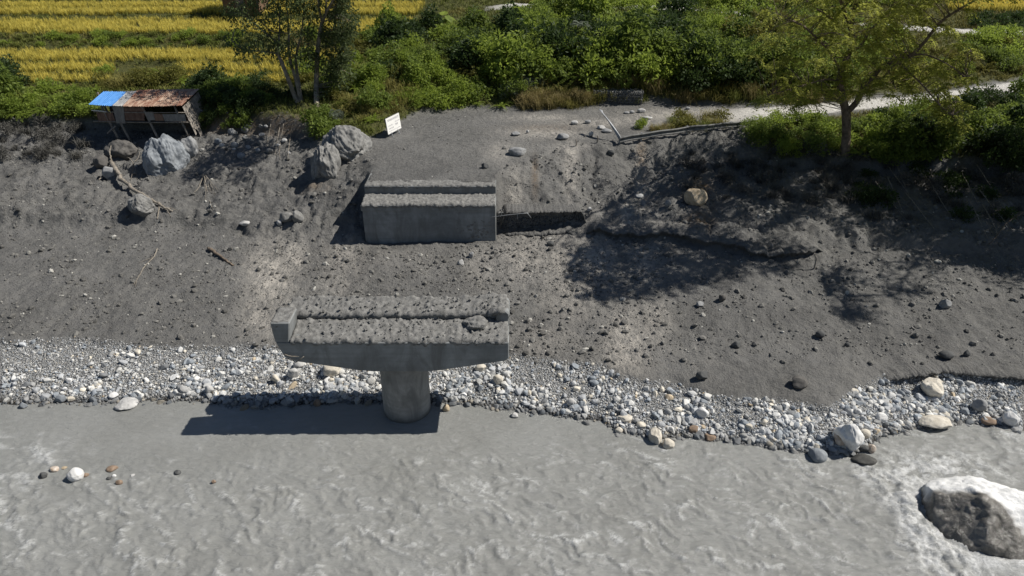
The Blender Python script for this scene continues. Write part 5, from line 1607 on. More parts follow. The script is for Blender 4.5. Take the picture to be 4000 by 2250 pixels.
def slender_tree(base_px, stems, clumps, Y0, label, seed, matb, extra=()):
    r = np.random.default_rng(seed)
    b = hit(*base_px)
    root = empty('broadleaf_tree', b, label, 'tree', 'slender trees beside the terraces')
    limbs = []; mt = MB(); mb = MB()
    for k, (pts, r0, r1) in enumerate(stems):
        P = np.array([at_y(x, y, Y0 + dy) for x, y, dy in pts])
        if k == 0: P[0] = b + [0, 0, -0.2]
        path = smooth_path(P, 4 * len(P))
        limbs.append(path)
        (mt if k == 0 else mb).tube(path - b, np.linspace(r0, r1, len(path)), 8)
    C0 = np.array([at_y(q[0], q[1], Y0 + (q[2] if len(q) > 2 else 0) + r.normal(0, 0.8)) for q in clumps])
    for c in C0:
        p, rr = twig_to(limbs, c, r)
        mb.tube(p - b, rr, 4, False)
    add('trunk', mt.mesh('trunk', True), matb, root)
    if mb.n: add('branches', mb.mesh('branches', True), matb, root)
    V, F, T = tree_clumps(C0, r, 80, 0.60, 0.25)
    add('crown', mesh_np('crown', V - b, F, False, {'tint': T}), LM['tree'], root)
    return root

rr_ = random.Random(9)
clA = [(900,150),(915,172),(940,182),(970,190),(1005,185),(1040,190),(1075,196),(1110,190),(930,108),(950,60),(985,30),(1010,75),(1040,100),(1055,40),(1085,60),(1092,110),(1120,40),(1145,25),(1128,92),(1105,214),(1150,232),(1188,222),(1200,195),(1165,150),(1182,110),(1190,60),(1030,140),(985,112),(905,60),(925,20),(1000,-10),(1060,-20),(1120,-20),(1160,-30),(1090,-60),(1030,-60),(970,-40),(1180,10),(1215,30),(1130,190),(1080,150),(950,205),(1060,175),(1010,200),(990,150)]
clA += [(x + rr_.uniform(-22, 22), y + rr_.uniform(-18, 14)) for x, y in clA if y < 80]
clA += [(rr_.uniform(900, 1230), rr_.uniform(-260, -50)) for k in range(46)]
slender_tree((1188, 485), [
    ([(1188,485,0),(1160,400,0),(1130,320,0),(1105,255,0),(1090,215,0.2),(1088,170,0.3)], 0.19, 0.10),
    ([(1090,215,0.2),(1060,205,0.1),(1010,200,-0.3),(950,190,-0.6),(905,160,-0.8)], 0.07, 0.02),
    ([(1088,170,0.3),(1040,130,0.2),(985,85,0),(940,40,0)], 0.07, 0.02),
    ([(1088,170,0.3),(1092,110,0.5),(1090,40,0.6),(1080,-60,0.6)], 0.08, 0.02),
    ([(1178,440,0),(1160,330,0.4),(1135,240,0.6),(1128,180,0.7),(1128,120,0.8),(1120,30,0.9),(1110,-80,1)], 0.13, 0.03),
    ([(1178,400,0.1),(1165,310,0.8),(1156,245,1.0),(1160,200,1.0),(1175,140,1.1),(1185,60,1.2),(1190,-40,1.2)], 0.13, 0.03),
    ([(1128,130,0.8),(1060,120,0.6),(1000,60,0.4)], 0.05, 0.02),
    ([(1160,200,1.0),(1185,200,1),(1210,170,0.9)], 0.04, 0.02)],
    clA, 51.5, 'slender leaning tree with several bare stems and dark drooping leaves', 61, M['bark_pale'])
clB = [(rr_.uniform(1275, 1372), rr_.uniform(100, 330)) for k in range(46)] + [(rr_.uniform(1290, 1385), rr_.uniform(-80, 100)) for k in range(34)] + [(1215,215),(1228,235),(1220,195),(1235,250),(1200,140),(1215,110),(1230,80),(1250,-30),(1270,-70),(1225,-60),(1240,0),(1262,30),(1310,60),(1290,120),(1245,345),(1262,370),(1290,360),(1310,390),(1285,400)]
clB += [(rr_.uniform(1180, 1390), rr_.uniform(-260, -70)) for k in range(40)]
clB += [(rr_.uniform(1300, 1580), rr_.uniform(-210, -70), rr_.uniform(-7, -4)) for k in range(60)]
slender_tree((1236, 420), [
    ([(1236,420,0),(1236,330,0),(1238,250,0),(1243,180,0),(1252,120,0),(1258,90,0)], 0.20, 0.13),
    ([(1258,90,0),(1290,20,-0.8),(1345,-60,-2.6),(1420,-120,-4.6),(1510,-150,-5.8)], 0.10, 0.03),
    ([(1345,-60,-2.6),(1340,-110,-4.5),(1360,-150,-6.2)], 0.06, 0.02),
    ([(1258,90,0),(1250,50,0),(1244,10,0.1),(1240,-90,0.2)], 0.09, 0.03),
    ([(1258,90,0),(1270,60,-0.1),(1275,0,-0.2),(1282,-90,-0.2)], 0.10, 0.03),
    ([(1258,85,0),(1285,75,0.1),(1305,45,0.2),(1320,-20,0.3)], 0.05, 0.02),
    ([(1252,120,0),(1290,150,0.5),(1320,210,0.8),(1325,270,0.8)], 0.05, 0.02),
    ([(1243,180,0),(1222,170,0),(1205,130,0)], 0.04, 0.02)],
    clB, 52.6, 'tall straight tree with a forked pale trunk and foliage hanging to one side', 62, M['bark_pale'])

def feathery_tree():
    r = np.random.default_rng(71)
    b = hit(3300, 640)
    Y0 = float(b[1]) + 0.5
    root = empty('feathery_tree', b, 'wide spreading tree with feathery olive foliage on the bank edge, its forked trunk bare', 'tree')
    def pt(x, y, dy): return at_y(x, y, Y0 + dy)
    trunk = [(3290,690,-0.3),(3300,600,0),(3306,520,0),(3305,450,0),(3303,425,0)]
    stems = [
        ([(3303,430,0),(3290,380,0.1),(3280,320,0.3),(3284,280,0.4),(3320,200,0.8),(3335,160,1.0),(3320,110,1.2),(3300,50,1.2),(3280,-60,1.0),(3270,-160,0.4)], 0.25, 0.06),
        ([(3306,440,0),(3345,400,0),(3370,350,0),(3405,310,-0.2),(3440,265,-0.4),(3500,235,-0.8),(3560,215,-1.2),(3610,165,-1.6),(3670,90,-2.0),(3740,40,-2.2),(3830,-10,-2.4)], 0.20, 0.05),
        ([(3284,280,0.4),(3265,245,0),(3220,180,-0.6),(3170,130,-1.2),(3120,90,-1.6),(3040,70,-2.0)], 0.10, 0.03),
        ([(3320,200,0.8),(3360,180,1.2),(3400,120,1.8),(3440,80,2.2),(3480,60,2.5),(3500,-40,2.8)], 0.10, 0.03),
        ([(3335,160,1.0),(3290,110,0.6),(3230,60,0.2),(3170,20,-0.3),(3110,-40,-0.6)], 0.09, 0.03),
        ([(3405,310,-0.2),(3450,300,-0.8),(3500,250,-1.6),(3560,235,-2.2)], 0.07, 0.03),
        ([(3560,215,-1.2),(3620,215,-1.8),(3700,250,-2.4),(3770,300,-2.6)], 0.07, 0.02),
        ([(3500,235,-0.8),(3560,290,-1.8),(3620,350,-2.6),(3680,420,-3.2),(3720,450,-3.5)], 0.07, 0.02),
        ([(3280,320,0.3),(3230,310,-0.6),(3150,330,-1.4),(3080,350,-2.0),(3000,370,-2.4)], 0.07, 0.02),
        ([(3320,110,1.2),(3340,30,0.4),(3350,-70,-1.2),(3380,-110,-2.8),(3340,-160,-4.6),(3385,-180,-6.6)], 0.15, 0.04),
        ([(3300,50,1.2),(3270,-60,-0.8),(3300,-130,-2.8),(3215,-165,-5.0),(3240,-200,-7.0)], 0.13, 0.03),
        ([(3300,20,1.2),(3400,-80,0.0),(3500,-180,-2.0),(3600,-260,-4.0)], 0.10, 0.03),
        ([(3345,400,0),(3365,330,0.6),(3345,290,1.0),(3300,300,1.2)], 0.05, 0.02),
    ]
    limbs = []; mt = MB(); mb = MB()
    path = smooth_path([pt(*q) for q in trunk], 16)
    flare = np.interp(np.arange(16), [0, 3, 8, 15], [0.42, 0.30, 0.26, 0.27])
    mt.tube(path - b, flare, 12)
    # bared roots gripping the bank
    for q in ([(3295,665,-0.1),(3270,700,-0.4),(3262,740,-0.6)], [(3300,670,-0.2),(3310,710,-0.5),(3330,735,-0.6)], [(3292,670,-0.2),(3285,720,-0.6),(3290,760,-0.8)]):
        mt.tube(smooth_path([pt(*k) for k in q], 6) - b, np.linspace(0.13, 0.05, 6), 6)
    add('trunk', mt.mesh('trunk', True), M['bark'], root)
    for pts, r0, r1 in stems:
        p = smooth_path([pt(*q) for q in pts], 4 * len(pts))
        limbs.append(p); mb.tube(p - b, np.linspace(r0, r1, len(p)), 7)
    # where the foliage hangs
    S = []
    ell = [(3330, 180, 330, 160, 54), (3120, 240, 210, 150, 30), (3580, 220, 220, 170, 46), (3700, 330, 110, 130, 18), (3720, 450, 70, 60, 13), (3250, 10, 330, 90, 38), (3560, 10, 230, 80, 26), (3420, 340, 110, 50, 6), (3060, 370, 110, 60, 9), (3180, 370, 70, 50, 5)]
    for cx, cy, rx, ry, n in ell:
        for k in range(n):
            a = r.uniform(0, 6.283); q = r.uniform(0, 1) ** 0.5
            x, y = cx + rx * q * math.cos(a), cy + ry * q * math.sin(a)
            S.append(pt(x, y, r.normal(-0.4, 2.0)))
    # the top of the crown reaches out over the slope, above the frame
    sd = np.array([SUN.x / SUN.z, SUN.y / SUN.z, 1.0])
    over = []
    for cx, cy, rx, ry, n in ((2420, 1060, 210, 120, 95), (2700, 1010, 190, 110, 75), (2330, 960, 120, 70, 20), (2950, 1000, 160, 90, 22), (3270, 1110, 70, 60, 12), (3310, 1220, 60, 40, 8), (2900, 800, 240, 110, 70), (2520, 830, 160, 60, 22), (3500, 1080, 160, 80, 14), (3050, 700, 250, 100, 55), (3350, 790, 220, 130, 70), (3650, 810, 190, 130, 50), (2700, 650, 130, 70, 16)):
        for k in range(n):
            a = r.uniform(0, 6.283); q = r.uniform(0, 1) ** 0.5
            g = hit(cx + rx * q * math.cos(a), cy + ry * q * math.sin(a))
            hh = 9.0
            while hh < 19 and to_px(*(g + sd * hh))[1] > -40: hh += 0.25
            S.append(g + sd * (hh + abs(r.normal(0, 1.2)))); over.append(S[-1])
    # crooked limbs that carry this part of the crown
    ends = []
    crown_base = limbs[9][-8:]
    for c in sorted(over, key=lambda q: np.linalg.norm(q - crown_base[0])):
        if all(np.linalg.norm(c - e) > 2.1 for e in ends):
            Q = np.concatenate([crown_base] + [l for l in limbs[len(stems):]])
            q = Q[np.argmin(np.linalg.norm(Q - c, axis=1))]
            d = c - q
            p = smooth_path([q, q + d * 0.35 + r.normal(0, 0.3, 3), q + d * 0.7 + r.normal(0, 0.35, 3), c], 9)
            limbs.append(p); mb.tube(p - b, np.linspace(0.06, 0.022, 9), 5); ends.append(c)
    S = np.array(S)
    for c in S:
        p, rr = twig_to(limbs, c, r, 0.018)
        mb.tube(p - b, rr, 4, False)
    add('branches', mb.mesh('branches', True), M['bark'], root)
    P = []; D = []; ln = []; T = []
    for c in S:
        tt = r.uniform(0, 0.6)
        for j in range(7):
            a = r.uniform(0, 6.283)
            o = np.array([math.cos(a), math.sin(a), 0])
            L = r.uniform(0.6, 1.1)
            t = np.linspace(0.1, 1, 13)
            q = c + o * (L * t)[:, None] + np.array([0, 0, 1.0]) * (0.25 * L * t - 0.85 * L * t ** 2)[:, None]
            side = np.array([-o[1], o[0], 0])
            for s in (-1, 1):
                P.append(q); D.append(side * s + o * 0.5 + np.array([0, 0, -0.5]) + r.normal(0, 0.3, (13, 3)))
                ln.append(np.full(13, 0.17) * r.uniform(0.7, 1.2, 13)); T.append(np.clip(tt + 0.4 * t + r.uniform(-0.1, 0.1), 0, 1))
    P = np.concatenate(P); D = np.concatenate(D); ln = np.concatenate(ln); T = np.concatenate(T)
    V, F = leaf_quads(P, D, rnd_dir(r, len(P), 1.0), ln, ln * 0.42)
    add('crown', mesh_np('feathery_crown', V - b, F, False, {'tint': np.repeat(T, 4)}), LM['feather'], root)
    return root

ft = feathery_tree()

def shade_tree(x, y, ht, rad, label, seed):
    """a full leafy tree just past the end of the bank"""
    r = np.random.default_rng(seed)
    b = np.array([x, y, float(ground(x, y)) - 0.1])
    root = empty('broadleaf_tree', b, label, 'tree')
    limbs = [smooth_path([(0, 0, 0), (0.15, -0.1, ht * 0.25), (0.0, -0.3, ht * 0.5), (0.2, -0.4, ht * 0.8)], 14)]
    mt = MB(); mt.tube(limbs[0], np.linspace(0.3, 0.1, 14), 9)
    mb = MB()
    for k in range(9):
        a = k * 2.4 + r.uniform(-0.3, 0.3); z = ht * r.uniform(0.3, 0.65)
        p = smooth_path([(0.1, -0.2, z), (0.5 * rad * math.cos(a), 0.5 * rad * math.sin(a), z + 0.12 * ht), (0.9 * rad * math.cos(a), 0.9 * rad * math.sin(a), z + 0.2 * ht)], 9)
        limbs.append(p); mb.tube(p, np.linspace(0.12, 0.03, 9), 6)
    n = 260
    Cc = rnd_dir(r, n) * (r.uniform(0.3, 1, n) ** 0.45)[:, None] * np.array([rad, rad, ht * 0.36]) + np.array([0, 0, ht * 0.66])
    for c in Cc[::2]:
        p, rr = twig_to(limbs, c, r); mb.tube(p, rr, 4, False)
    V, F, T = tree_clumps(Cc, r, 70, 0.75, 0.34)
    add('trunk', mt.mesh('trunk', True), M['bark'], root)
    add('branches', mb.mesh('branches', True), M['bark'], root)
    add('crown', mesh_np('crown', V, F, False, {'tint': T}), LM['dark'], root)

shade_tree(37.2, 40.5, 18.0, 5.4, 'leafy tree just past the shaded thicket at the far right', 81)
shade_tree(36.5, 37.5, 13.5, 5.0, 'shorter leafy tree on the lower bank past the shaded thicket', 82)

# ---------------------------------------------------------------- tin hut
def rust_mat(name, a, b, metal=0.1):
    m = bpy.data.materials.new(name)
    nt, N, L = nodes(m)
    p = N['Principled BSDF']
    vec = coords(nt, 'Object', (3.0, 0.9, 1.0))
    oi = N.new('ShaderNodeObjectInfo')
    n1 = noise_n(nt, 1.6, 6, 0.65, vec)
    f = math_(nt, 'ADD', ramp(nt, n1, 0.38, 0.66), math_(nt, 'MULTIPLY', math_(nt, 'SUBTRACT', oi.outputs['Random'], 0.5), 0.6), True)
    L.new(mixc(nt, f, a, b), p.inputs['Base Color'])
    p.inputs['Roughness'].default_value = 0.7; p.inputs['Metallic'].default_value = metal
    L.new(bump(nt, noise_n(nt, 15, 4, 0.6, coords(nt)), 0.2, 0.02), p.inputs['Normal'])
    return m

M['rust'] = rust_mat('rusted_sheet', (0.21, 0.095, 0.06), (0.46, 0.34, 0.25))
M['tin'] = rust_mat('grey_sheet', (0.30, 0.30, 0.30), (0.55, 0.55, 0.53), 0.3)
M['blue'] = rust_mat('blue_sheet', (0.07, 0.24, 0.58), (0.13, 0.34, 0.72), 0.0)
M['tin_dull'] = rust_mat('dull_sheet', (0.16, 0.155, 0.15), (0.28, 0.27, 0.25), 0.1)
M['rust_dark'] = rust_mat('dark_rust_sheet', (0.11, 0.06, 0.045), (0.22, 0.14, 0.10), 0.1)

def corrugated(name, c00, c10, c11, c01, mat, parent, waves=9, amp=0.018, across=True, lift=0.0, sag=0.0, ragged=0.0, seed=0):
    """sheet through four corners; ridges run from edge 0 to edge 1 of the second direction"""
    r = np.random.default_rng(seed)
    c00, c10, c11, c01 = [np.array(c, float) for c in (c00, c10, c11, c01)]
    n = waves * 4 + 1
    rows = 5
    nrm = np.cross(c10 - c00, c01 - c00); nrm /= np.linalg.norm(nrm)
    V = []
    for j in range(rows):
        v = j / (rows - 1)
        for i in range(n):
            u = i / (n - 1)
            uu, vv = (u, v) if across else (v, u)
            p = c00 * (1 - uu) * (1 - vv) + c10 * uu * (1 - vv) + c11 * uu * vv + c01 * (1 - uu) * vv
            p = p + nrm * (amp * math.sin(2 * math.pi * waves * u) + lift - sag * math.sin(math.pi * v) * math.sin(math.pi * u))
            if ragged and j in (0, rows - 1):
                p = p + r.normal(0, ragged, 3)
            V.append(p)
    V = np.array(V)
    i = np.arange(n * rows).reshape(rows, n)
    F = np.stack([i[:-1, :-1], i[:-1, 1:], i[1:, 1:], i[1:, :-1]], -1).reshape(-1, 4)
    V2 = V - nrm * 0.006
    return add(name, mesh_np(name, np.vstack([V, V2]), [F, F[:, ::-1] + len(V)], True), mat, parent)

def build_hut():
    Yf, Yb = 48.5, 51.0
    LEAN = 0.25
    z0 = float(ground(-24.5, 49.0))
    o = np.array([-24.6, Yf, z0])
    root = empty('tin_hut', o, 'leaning tin-roofed hut on posts with a blue sheet and rusted sheets on its roof', 'hut')
    zr = at_y(529, 411, Yf)[2]; zb = at_y(590, 356, Yb)[2]
    def W(px, py, Y): return at_y(px, py, Y) - o
    # roof sheets, corners in the picture of the eave and the ridge
    eave = lambda f: W(345 + f * 368, 408 + 5 * f + 6 * math.sin(math.pi * f) * (f > 0.2), Yf - 0.35)
    ridge = lambda f: W(403 + f * 372, 357 - 6 * f + (0 if f > 0.3 else 5 * math.sin(math.pi * f / 0.3)), Yb)
    def sheet(f0, f1, v0, v1, mat, k, lift, waves=6):
        e0, e1, r0, r1 = eave(f0), eave(f1), ridge(f0), ridge(f1)
        a = e0 + (r0 - e0) * v0; b = e1 + (r1 - e1) * v0; c = e1 + (r1 - e1) * v1; d = e0 + (r0 - e0) * v1
        return corrugated('roof_sheet', a, b, c, d, mat, root, waves, 0.016, True, lift, 0.03, 0.012, k)
    sh = sheet(0.0, 0.265, 0, 1, M['blue'], 1, 0.0, 12); sh['label'] = 'bright blue roof sheet'
    sh = sheet(0.255, 0.375, -0.01, 1, M['tin'], 2, 0.02, 6); sh['label'] = 'pale unrusted roof sheet'
    xs = np.linspace(0.37, 1.0, 7)
    for k in range(6):
        sheet(xs[k] - 0.006, xs[k + 1], -0.015, 0.58, M['rust'], 10 + k, 0.03 + 0.008 * (k % 2))
        sheet(xs[k] - 0.006, xs[k + 1] + 0.01, 0.54, 1.02, M['rust'], 20 + k, 0.055 + 0.008 * (k % 2))
    # posts: lean to the left going up
    zf = at_y(529, 475, Yf)[2] - o[2]
    def post(px, Y, top_z, r, zlow=None, name='post'):
        b = at_y(px, 522, Y) - o
        gz = float(ground(b[0] + o[0], Y)) - o[2] - 0.25
        zt = top_z - o[2]
        P = [np.array([b[0] + LEAN * 0 , Y - o[1], gz]), np.array([b[0] - LEAN * (zt - gz), Y - o[1], zt])]
        m = MB(); m.tube(smooth_path([P[0], (P[0] + P[1]) / 2 + RNG.normal(0, 0.02, 3), P[1]], 5), np.linspace(r, r * 0.85, 5), 7)
        add(name, m.mesh('post', True), M['timber'], root)
    for px in (462, 508, 620, 742): post(px, Yf, zr - 0.05, 0.085)
    for px in (450, 560, 660, 790): post(px, Yb - 0.15, zb - 0.05, 0.08)
    # floor beam and rail
    for py, r in ((474, 0.05), (436, 0.035)):
        a = W(365, py, Yf - 0.05); b = W(735, py + 4, Yf - 0.05)
        m = MB(); m.tube(smooth_path([a, (a + b) / 2 + [0, 0, -0.03], b], 8), r, 6)
        add('beam', m.mesh('beam', True), M['timber'], root)
    a = W(358, 431, Yf - 0.1); b = W(415, 437, Yf - 0.1)
    m = MB(); m.tube(smooth_path([a, (a + b) / 2 + [0, 0, 0.02], b], 6), 0.03, 6)
    bo = add('beam', m.mesh('pale_rail', True), M['white_board'], root); bo['label'] = 'pale rail at the open end'
    # floor
    m = MB(); fz = zf - 0.02
    x0, x1 = W(372, 474, Yf)[0], W(735, 474, Yf)[0]
    m.box((x0, 0.05, fz - 0.05), (x1, Yb - Yf - 0.05, fz))
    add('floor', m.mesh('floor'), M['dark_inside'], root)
    # wall sheets on the river side
    q = lambda pts, Y=Yf: [W(x, y, Y - 0.06) for x, y in pts]
    corrugated('wall_sheet', *q([(385, 474), (450, 472), (440, 442), (375, 440)]), M['rust_dark'], root, 7, 0.012)
    corrugated('wall_sheet', *q([(455, 482), (490, 482), (482, 414), (440, 414)], Yf - 0.03), M['tin_dull'], root, 6, 0.012)
    for k in range(6):
        y = 470 - k * 9.5
        corrugated('wall_sheet', *q([(486, y), (566, y + 1), (562, y - 9), (482, y - 10)], Yf + 0.02 * (k % 2)), M['rust_dark'], root, 2, 0.014, False)
    corrugated('wall_sheet', *q([(578, 470), (606, 470), (598, 437), (564, 437)], Yf - 0.02), M['tin_dull'], root, 4, 0.004)
    corrugated('wall_sheet', *q([(608, 472), (640, 472), (634, 446), (600, 444)], Yf), M['rust_dark'], root, 4, 0.010)
    corrugated('wall_sheet', *q([(644, 474), (728, 474), (722, 446), (634, 446)], Yf - 0.02), M['tin_dull'], root, 9, 0.006)
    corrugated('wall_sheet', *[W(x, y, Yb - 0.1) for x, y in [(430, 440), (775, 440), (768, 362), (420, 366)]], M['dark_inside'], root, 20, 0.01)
    # weathered planks closing the end by the trees
    r = np.random.default_rng(3)
    n = 11
    for k in range(n):
        t0, t1 = k / n, (k + 0.86) / n
        def P(t, top):
            Y = Yf + (Yb - Yf) * t
            x = W(713 + 62 * t, 415 - 60 * t, Y)
            zz = x[2] - 0.06
            if top: return np.array([x[0] - 0.03, x[1], zz])
            low = zz - (1.75 if k < 5 else 1.45) + r.uniform(-0.25, 0.25) - (0.7 if k in (2, 3) else 0)
            return np.array([x[0] - 0.03 + LEAN * (zz - low), x[1], low])
        a, b, c, d = P(t0, 0), P(t1, 0), P(t1, 1), P(t0, 1)
        m = MB()
        th = np.array([0.025, 0, 0])
        m.put([a, b, c, d, a + th, b + th, c + th, d + th], [[0,3,2,1],[4,5,6,7],[0,1,5,4],[1,2,6,5],[2,3,7,6],[3,0,4,7]])
        add('plank', m.mesh('plank'), M['timber'], root)
    # a prop leaning against the post
    a = W(418, 522, Yf - 0.4); b = W(452, 492, Yf)
    m = MB(); m.tube([a, b], 0.06, 6); add('prop', m.mesh('prop'), M['timber'], root)

build_hut()

# shed at the edge of the upper terraces
def build_shed():
    p = hit(905, 66)
    Y = p[1]
    x0 = at_y(878, 60, Y)[0]; x1 = x0 + 3.4
    root = empty('field_shed', (x0, Y, p[2]), 'dark mud-walled shed on the upper terrace, half hidden by the slender tree', 'shed')
    m = MB(); m.box((0, 0, -0.4), (x1 - x0, 3.0, 3.0)); add('wall', m.mesh('shed_wall'), simple('mud_wall', (0.15, 0.095, 0.06), 0.95, 0.3, 2.0, 0.6, 8.0), root)
    m = MB(); m.box((1.2, -0.05, 0.0), (2.1, -0.005, 1.8)); add('door', m.mesh('shed_door'), M['timber'], root)
    m = MB()
    m.put([(-0.4, -0.5, 2.95), (3.8, -0.5, 2.95), (3.8, 1.5, 4.1), (-0.4, 1.5, 4.1), (3.8, 3.5, 2.95), (-0.4, 3.5, 2.95), (-0.4, -0.5, 2.85), (3.8, -0.5, 2.85), (3.8, 3.5, 2.85), (-0.4, 3.5, 2.85)],
          [[0,1,2,3],[3,2,4,5],[6,9,8,7],[0,6,7,1],[5,4,8,9]])
    m.put([(-0.4, -0.5, 2.95), (-0.4, 1.5, 4.1), (-0.4, 3.5, 2.95), (3.8, -0.5, 2.95), (3.8, 1.5, 4.1), (3.8, 3.5, 2.95)], [[0,1,2],[3,5,4]])
    add('roof', m.mesh('shed_roof'), simple('slate', (0.16, 0.16, 0.165), 0.8, 0.3, 3.0, 0.4, 8.0), root)

build_shed()

# ---------------------------------------------------------------- sign board
def build_sign():
    a = at_y(1516, 526, 46.1); 
    b = np.array([a[0] + 0.66, a[1] + 1.45, a[2] + 0.02])
    u = (b - a) / np.linalg.norm(b - a)
    n = np.array([u[1], -u[0], 0.0]); n /= np.linalg.norm(n)       # faces the sun side
    L = np.linalg.norm(b - a); H = 1.02
    up = np.array([-0.10, 0.0, 1.0]); up /= np.linalg.norm(up)
    o = np.array([*(a + b)[:2] / 2, float(ground(*(a + b)[:2] / 2))])
    root = empty('sign_board', o, 'white notice board on short legs with faded hand lettering, beside the road', 'sign')
    m = MB()
    t = n * 0.02
    c = [a, b, b + up * H, a + up * H]
    V = [q + t - o for q in c] + [q - t - o for q in c]
    m.put(V, [[0,1,2,3],[7,6,5,4],[0,4,5,1],[1,5,6,2],[2,6,7,3],[3,7,4,0]])
    bd = add('board', m.mesh('board'), M['white_board'], root)
    # frame round the board
    m = MB()
    for p, q in ((0, 1), (1, 2), (2, 3), (3, 0)):
        m.tube([c[p] - o - t * 1.2, c[q] - o - t * 1.2], 0.022, 5)
    add('frame', m.mesh('frame'), M['rail_dark'], bd)
    for f in (0.22, 0.72):
        q = a + (b - a) * f
        for s in (1, -1):
            foot = q + n * 0.22 * s; foot[2] = float(ground(foot[0], foot[1])) - 0.1
            m = MB(); m.tube([foot - o, q + up * 0.12 - o - t], 0.028, 6)
            add('leg', m.mesh('leg'), M['galv'], root)
    # faded brush lettering: too worn to read, short strokes in rows
    r = np.random.default_rng(8)
    m = MB()
    def stroke(f0, h0, f1, h1, w):
        p = a + (b - a) * f0 + up * h0 * H + t * 1.25 - o; q = a + (b - a) * f1 + up * h1 * H + t * 1.25 - o
        d = q - p; d /= np.linalg.norm(d); s = np.cross(n, d) * w
        m.put([p - s, q - s, q + s, p + s], [[0, 1, 2, 3]])
    for row, h, x0, x1, hh, w in ((0, 0.76, 0.10, 0.92, 0.13, 0.011), (1, 0.56, 0.62, 0.95, 0.05, 0.008), (2, 0.46, 0.12, 0.46, 0.05, 0.008), (3, 0.36, 0.62, 0.76, 0.10, 0.010), (4, 0.26, 0.14, 0.46, 0.07, 0.008), (5, 0.12, 0.10, 0.90, 0.035, 0.006)):
        x = x0
        while x < x1:
            g = r.uniform(0.030, 0.055)
            k = r.integers(3)
            stroke(x, h + hh, x + g, h + hh * r.uniform(0.85, 1.05), w)
            stroke(x + g * 0.7, h + hh, x + g * 0.7, h, w)
            if k: stroke(x + g * 0.1, h + hh * 0.6, x + g * 0.65, h + hh * r.uniform(0.1, 0.5), w)
            x += g * 1.7
    add('lettering', m.mesh('lettering'), M['ink'], bd, kind='stuff')

build_sign()

# ---------------------------------------------------------------- guardrail
def w_beam(path, ups, mat, name, parent, o, h=0.31):
    prof = [(-0.5, 0.0), (-0.42, 0.06), (-0.25, 0.06), (-0.12, 0.0), (0.0, -0.02), (0.12, 0.0), (0.25, 0.06), (0.42, 0.06), (0.5, 0.0)]
    path = np.array(path); n = len(path)
    T = np.gradient(path, axis=0); T /= np.linalg.norm(T, axis=1)[:, None]
    V = []
    for i in range(n):
        u = np.array(ups[i], float); u = u - T[i] * (u @ T[i]); u /= np.linalg.norm(u)
        s = np.cross(T[i], u)
        for a, d in prof: V.append(path[i] + u * a * h + s * d)
    k = len(prof)
    V = np.array(V) - o
    F = np.array([[i * k + j, i * k + j + 1, (i + 1) * k + j + 1, (i + 1) * k + j] for i in range(n - 1) for j in range(k - 1)])
    off = np.repeat(np.cross(T, np.array([u / np.linalg.norm(u) for u in np.array(ups, float)])), k, 0) * 0.006
    return add(name, mesh_np(name, np.vstack([V, V + off]), [F, F[:, ::-1] + len(V)], True), mat, parent)

def build_guardrail():
    def g(px, py, dz): 
        p = hit(px, py); return p + np.array([0, 0, dz])
    A = at_y(2421, 548, hit(2421, 566)[1]); 
    pts = [A] + [at_y(x, y - 3, hit(x, y + 13)[1] - 0.12) for x, y in ((2506, 534), (2600, 521), (2685, 508), (2770, 499), (2855, 491), (2960, 479))]
    o = np.array([pts[3][0], pts[3][1], float(ground(pts[3][0], pts[3][1]))])
    root = empty('guardrail', o, 'muddy steel guardrail along the road edge, its torn end bent up and back', 'guardrail')
    path = smooth_path(pts, 30)
    path[:, 2] += 0.02 * np.sin(np.arange(30) * 0.9)
    w_beam(path, [(0, 0, 1)] * 30, M['rail_dark'], 'rail', root, o, 0.38)
    Y1 = A[1]
    bent = smooth_path([A + [0.02, 0.01, 0.06], at_y(2400, 508, Y1 + 0.6), at_y(2375, 472, Y1 + 1.3), at_y(2352, 442, Y1 + 2.0), at_y(2345, 430, Y1 + 2.3)], 14)
    tw = np.linspace(0, 1, 14)
    ups = [(-0.75 * t, -0.25 * t, 1 - 0.55 * t) for t in tw]
    b = w_beam(bent, ups, M['galv'], 'bent_rail', root, o, 0.27)
    b['label'] = 'torn rail end twisted up, pale bare steel'
    for q in [pts[0], pts[1], pts[3], pts[5], pts[6]]:
        m = MB(); gz = float(ground(q[0], q[1]))
        m.box(np.array([q[0] - 0.05, q[1] + 0.03, min(gz, q[2]) - 0.4]) - o, np.array([q[0] + 0.05, q[1] + 0.15, q[2] + 0.2]) - o)
        add('post', m.mesh('rail_post'), M['galv'], root)

build_guardrail()

for k, (px, py, h, lab) in enumerate(((2250, 570, 0.42, 'broken grey stake stub standing on the bank edge near the largest road stone'), (2333, 556, 0.42, 'grey stake stub standing on the bank edge near the guardrail corner'), (3180, 1050, 0.9, 'thin grey stake leaning in the mud of the slump edge'))):
    p = hit(px, py)
    m = MB(); m.tube([(0, 0, -0.2), (0.02, 0, h * 0.6), (-0.02 if k < 2 else -0.15, 0.02, h)], [0.05, 0.047, 0.045], 6)
    add('wooden_stake', m.mesh('wooden_stake'), M['timber'], None, p, lab, 'stake')

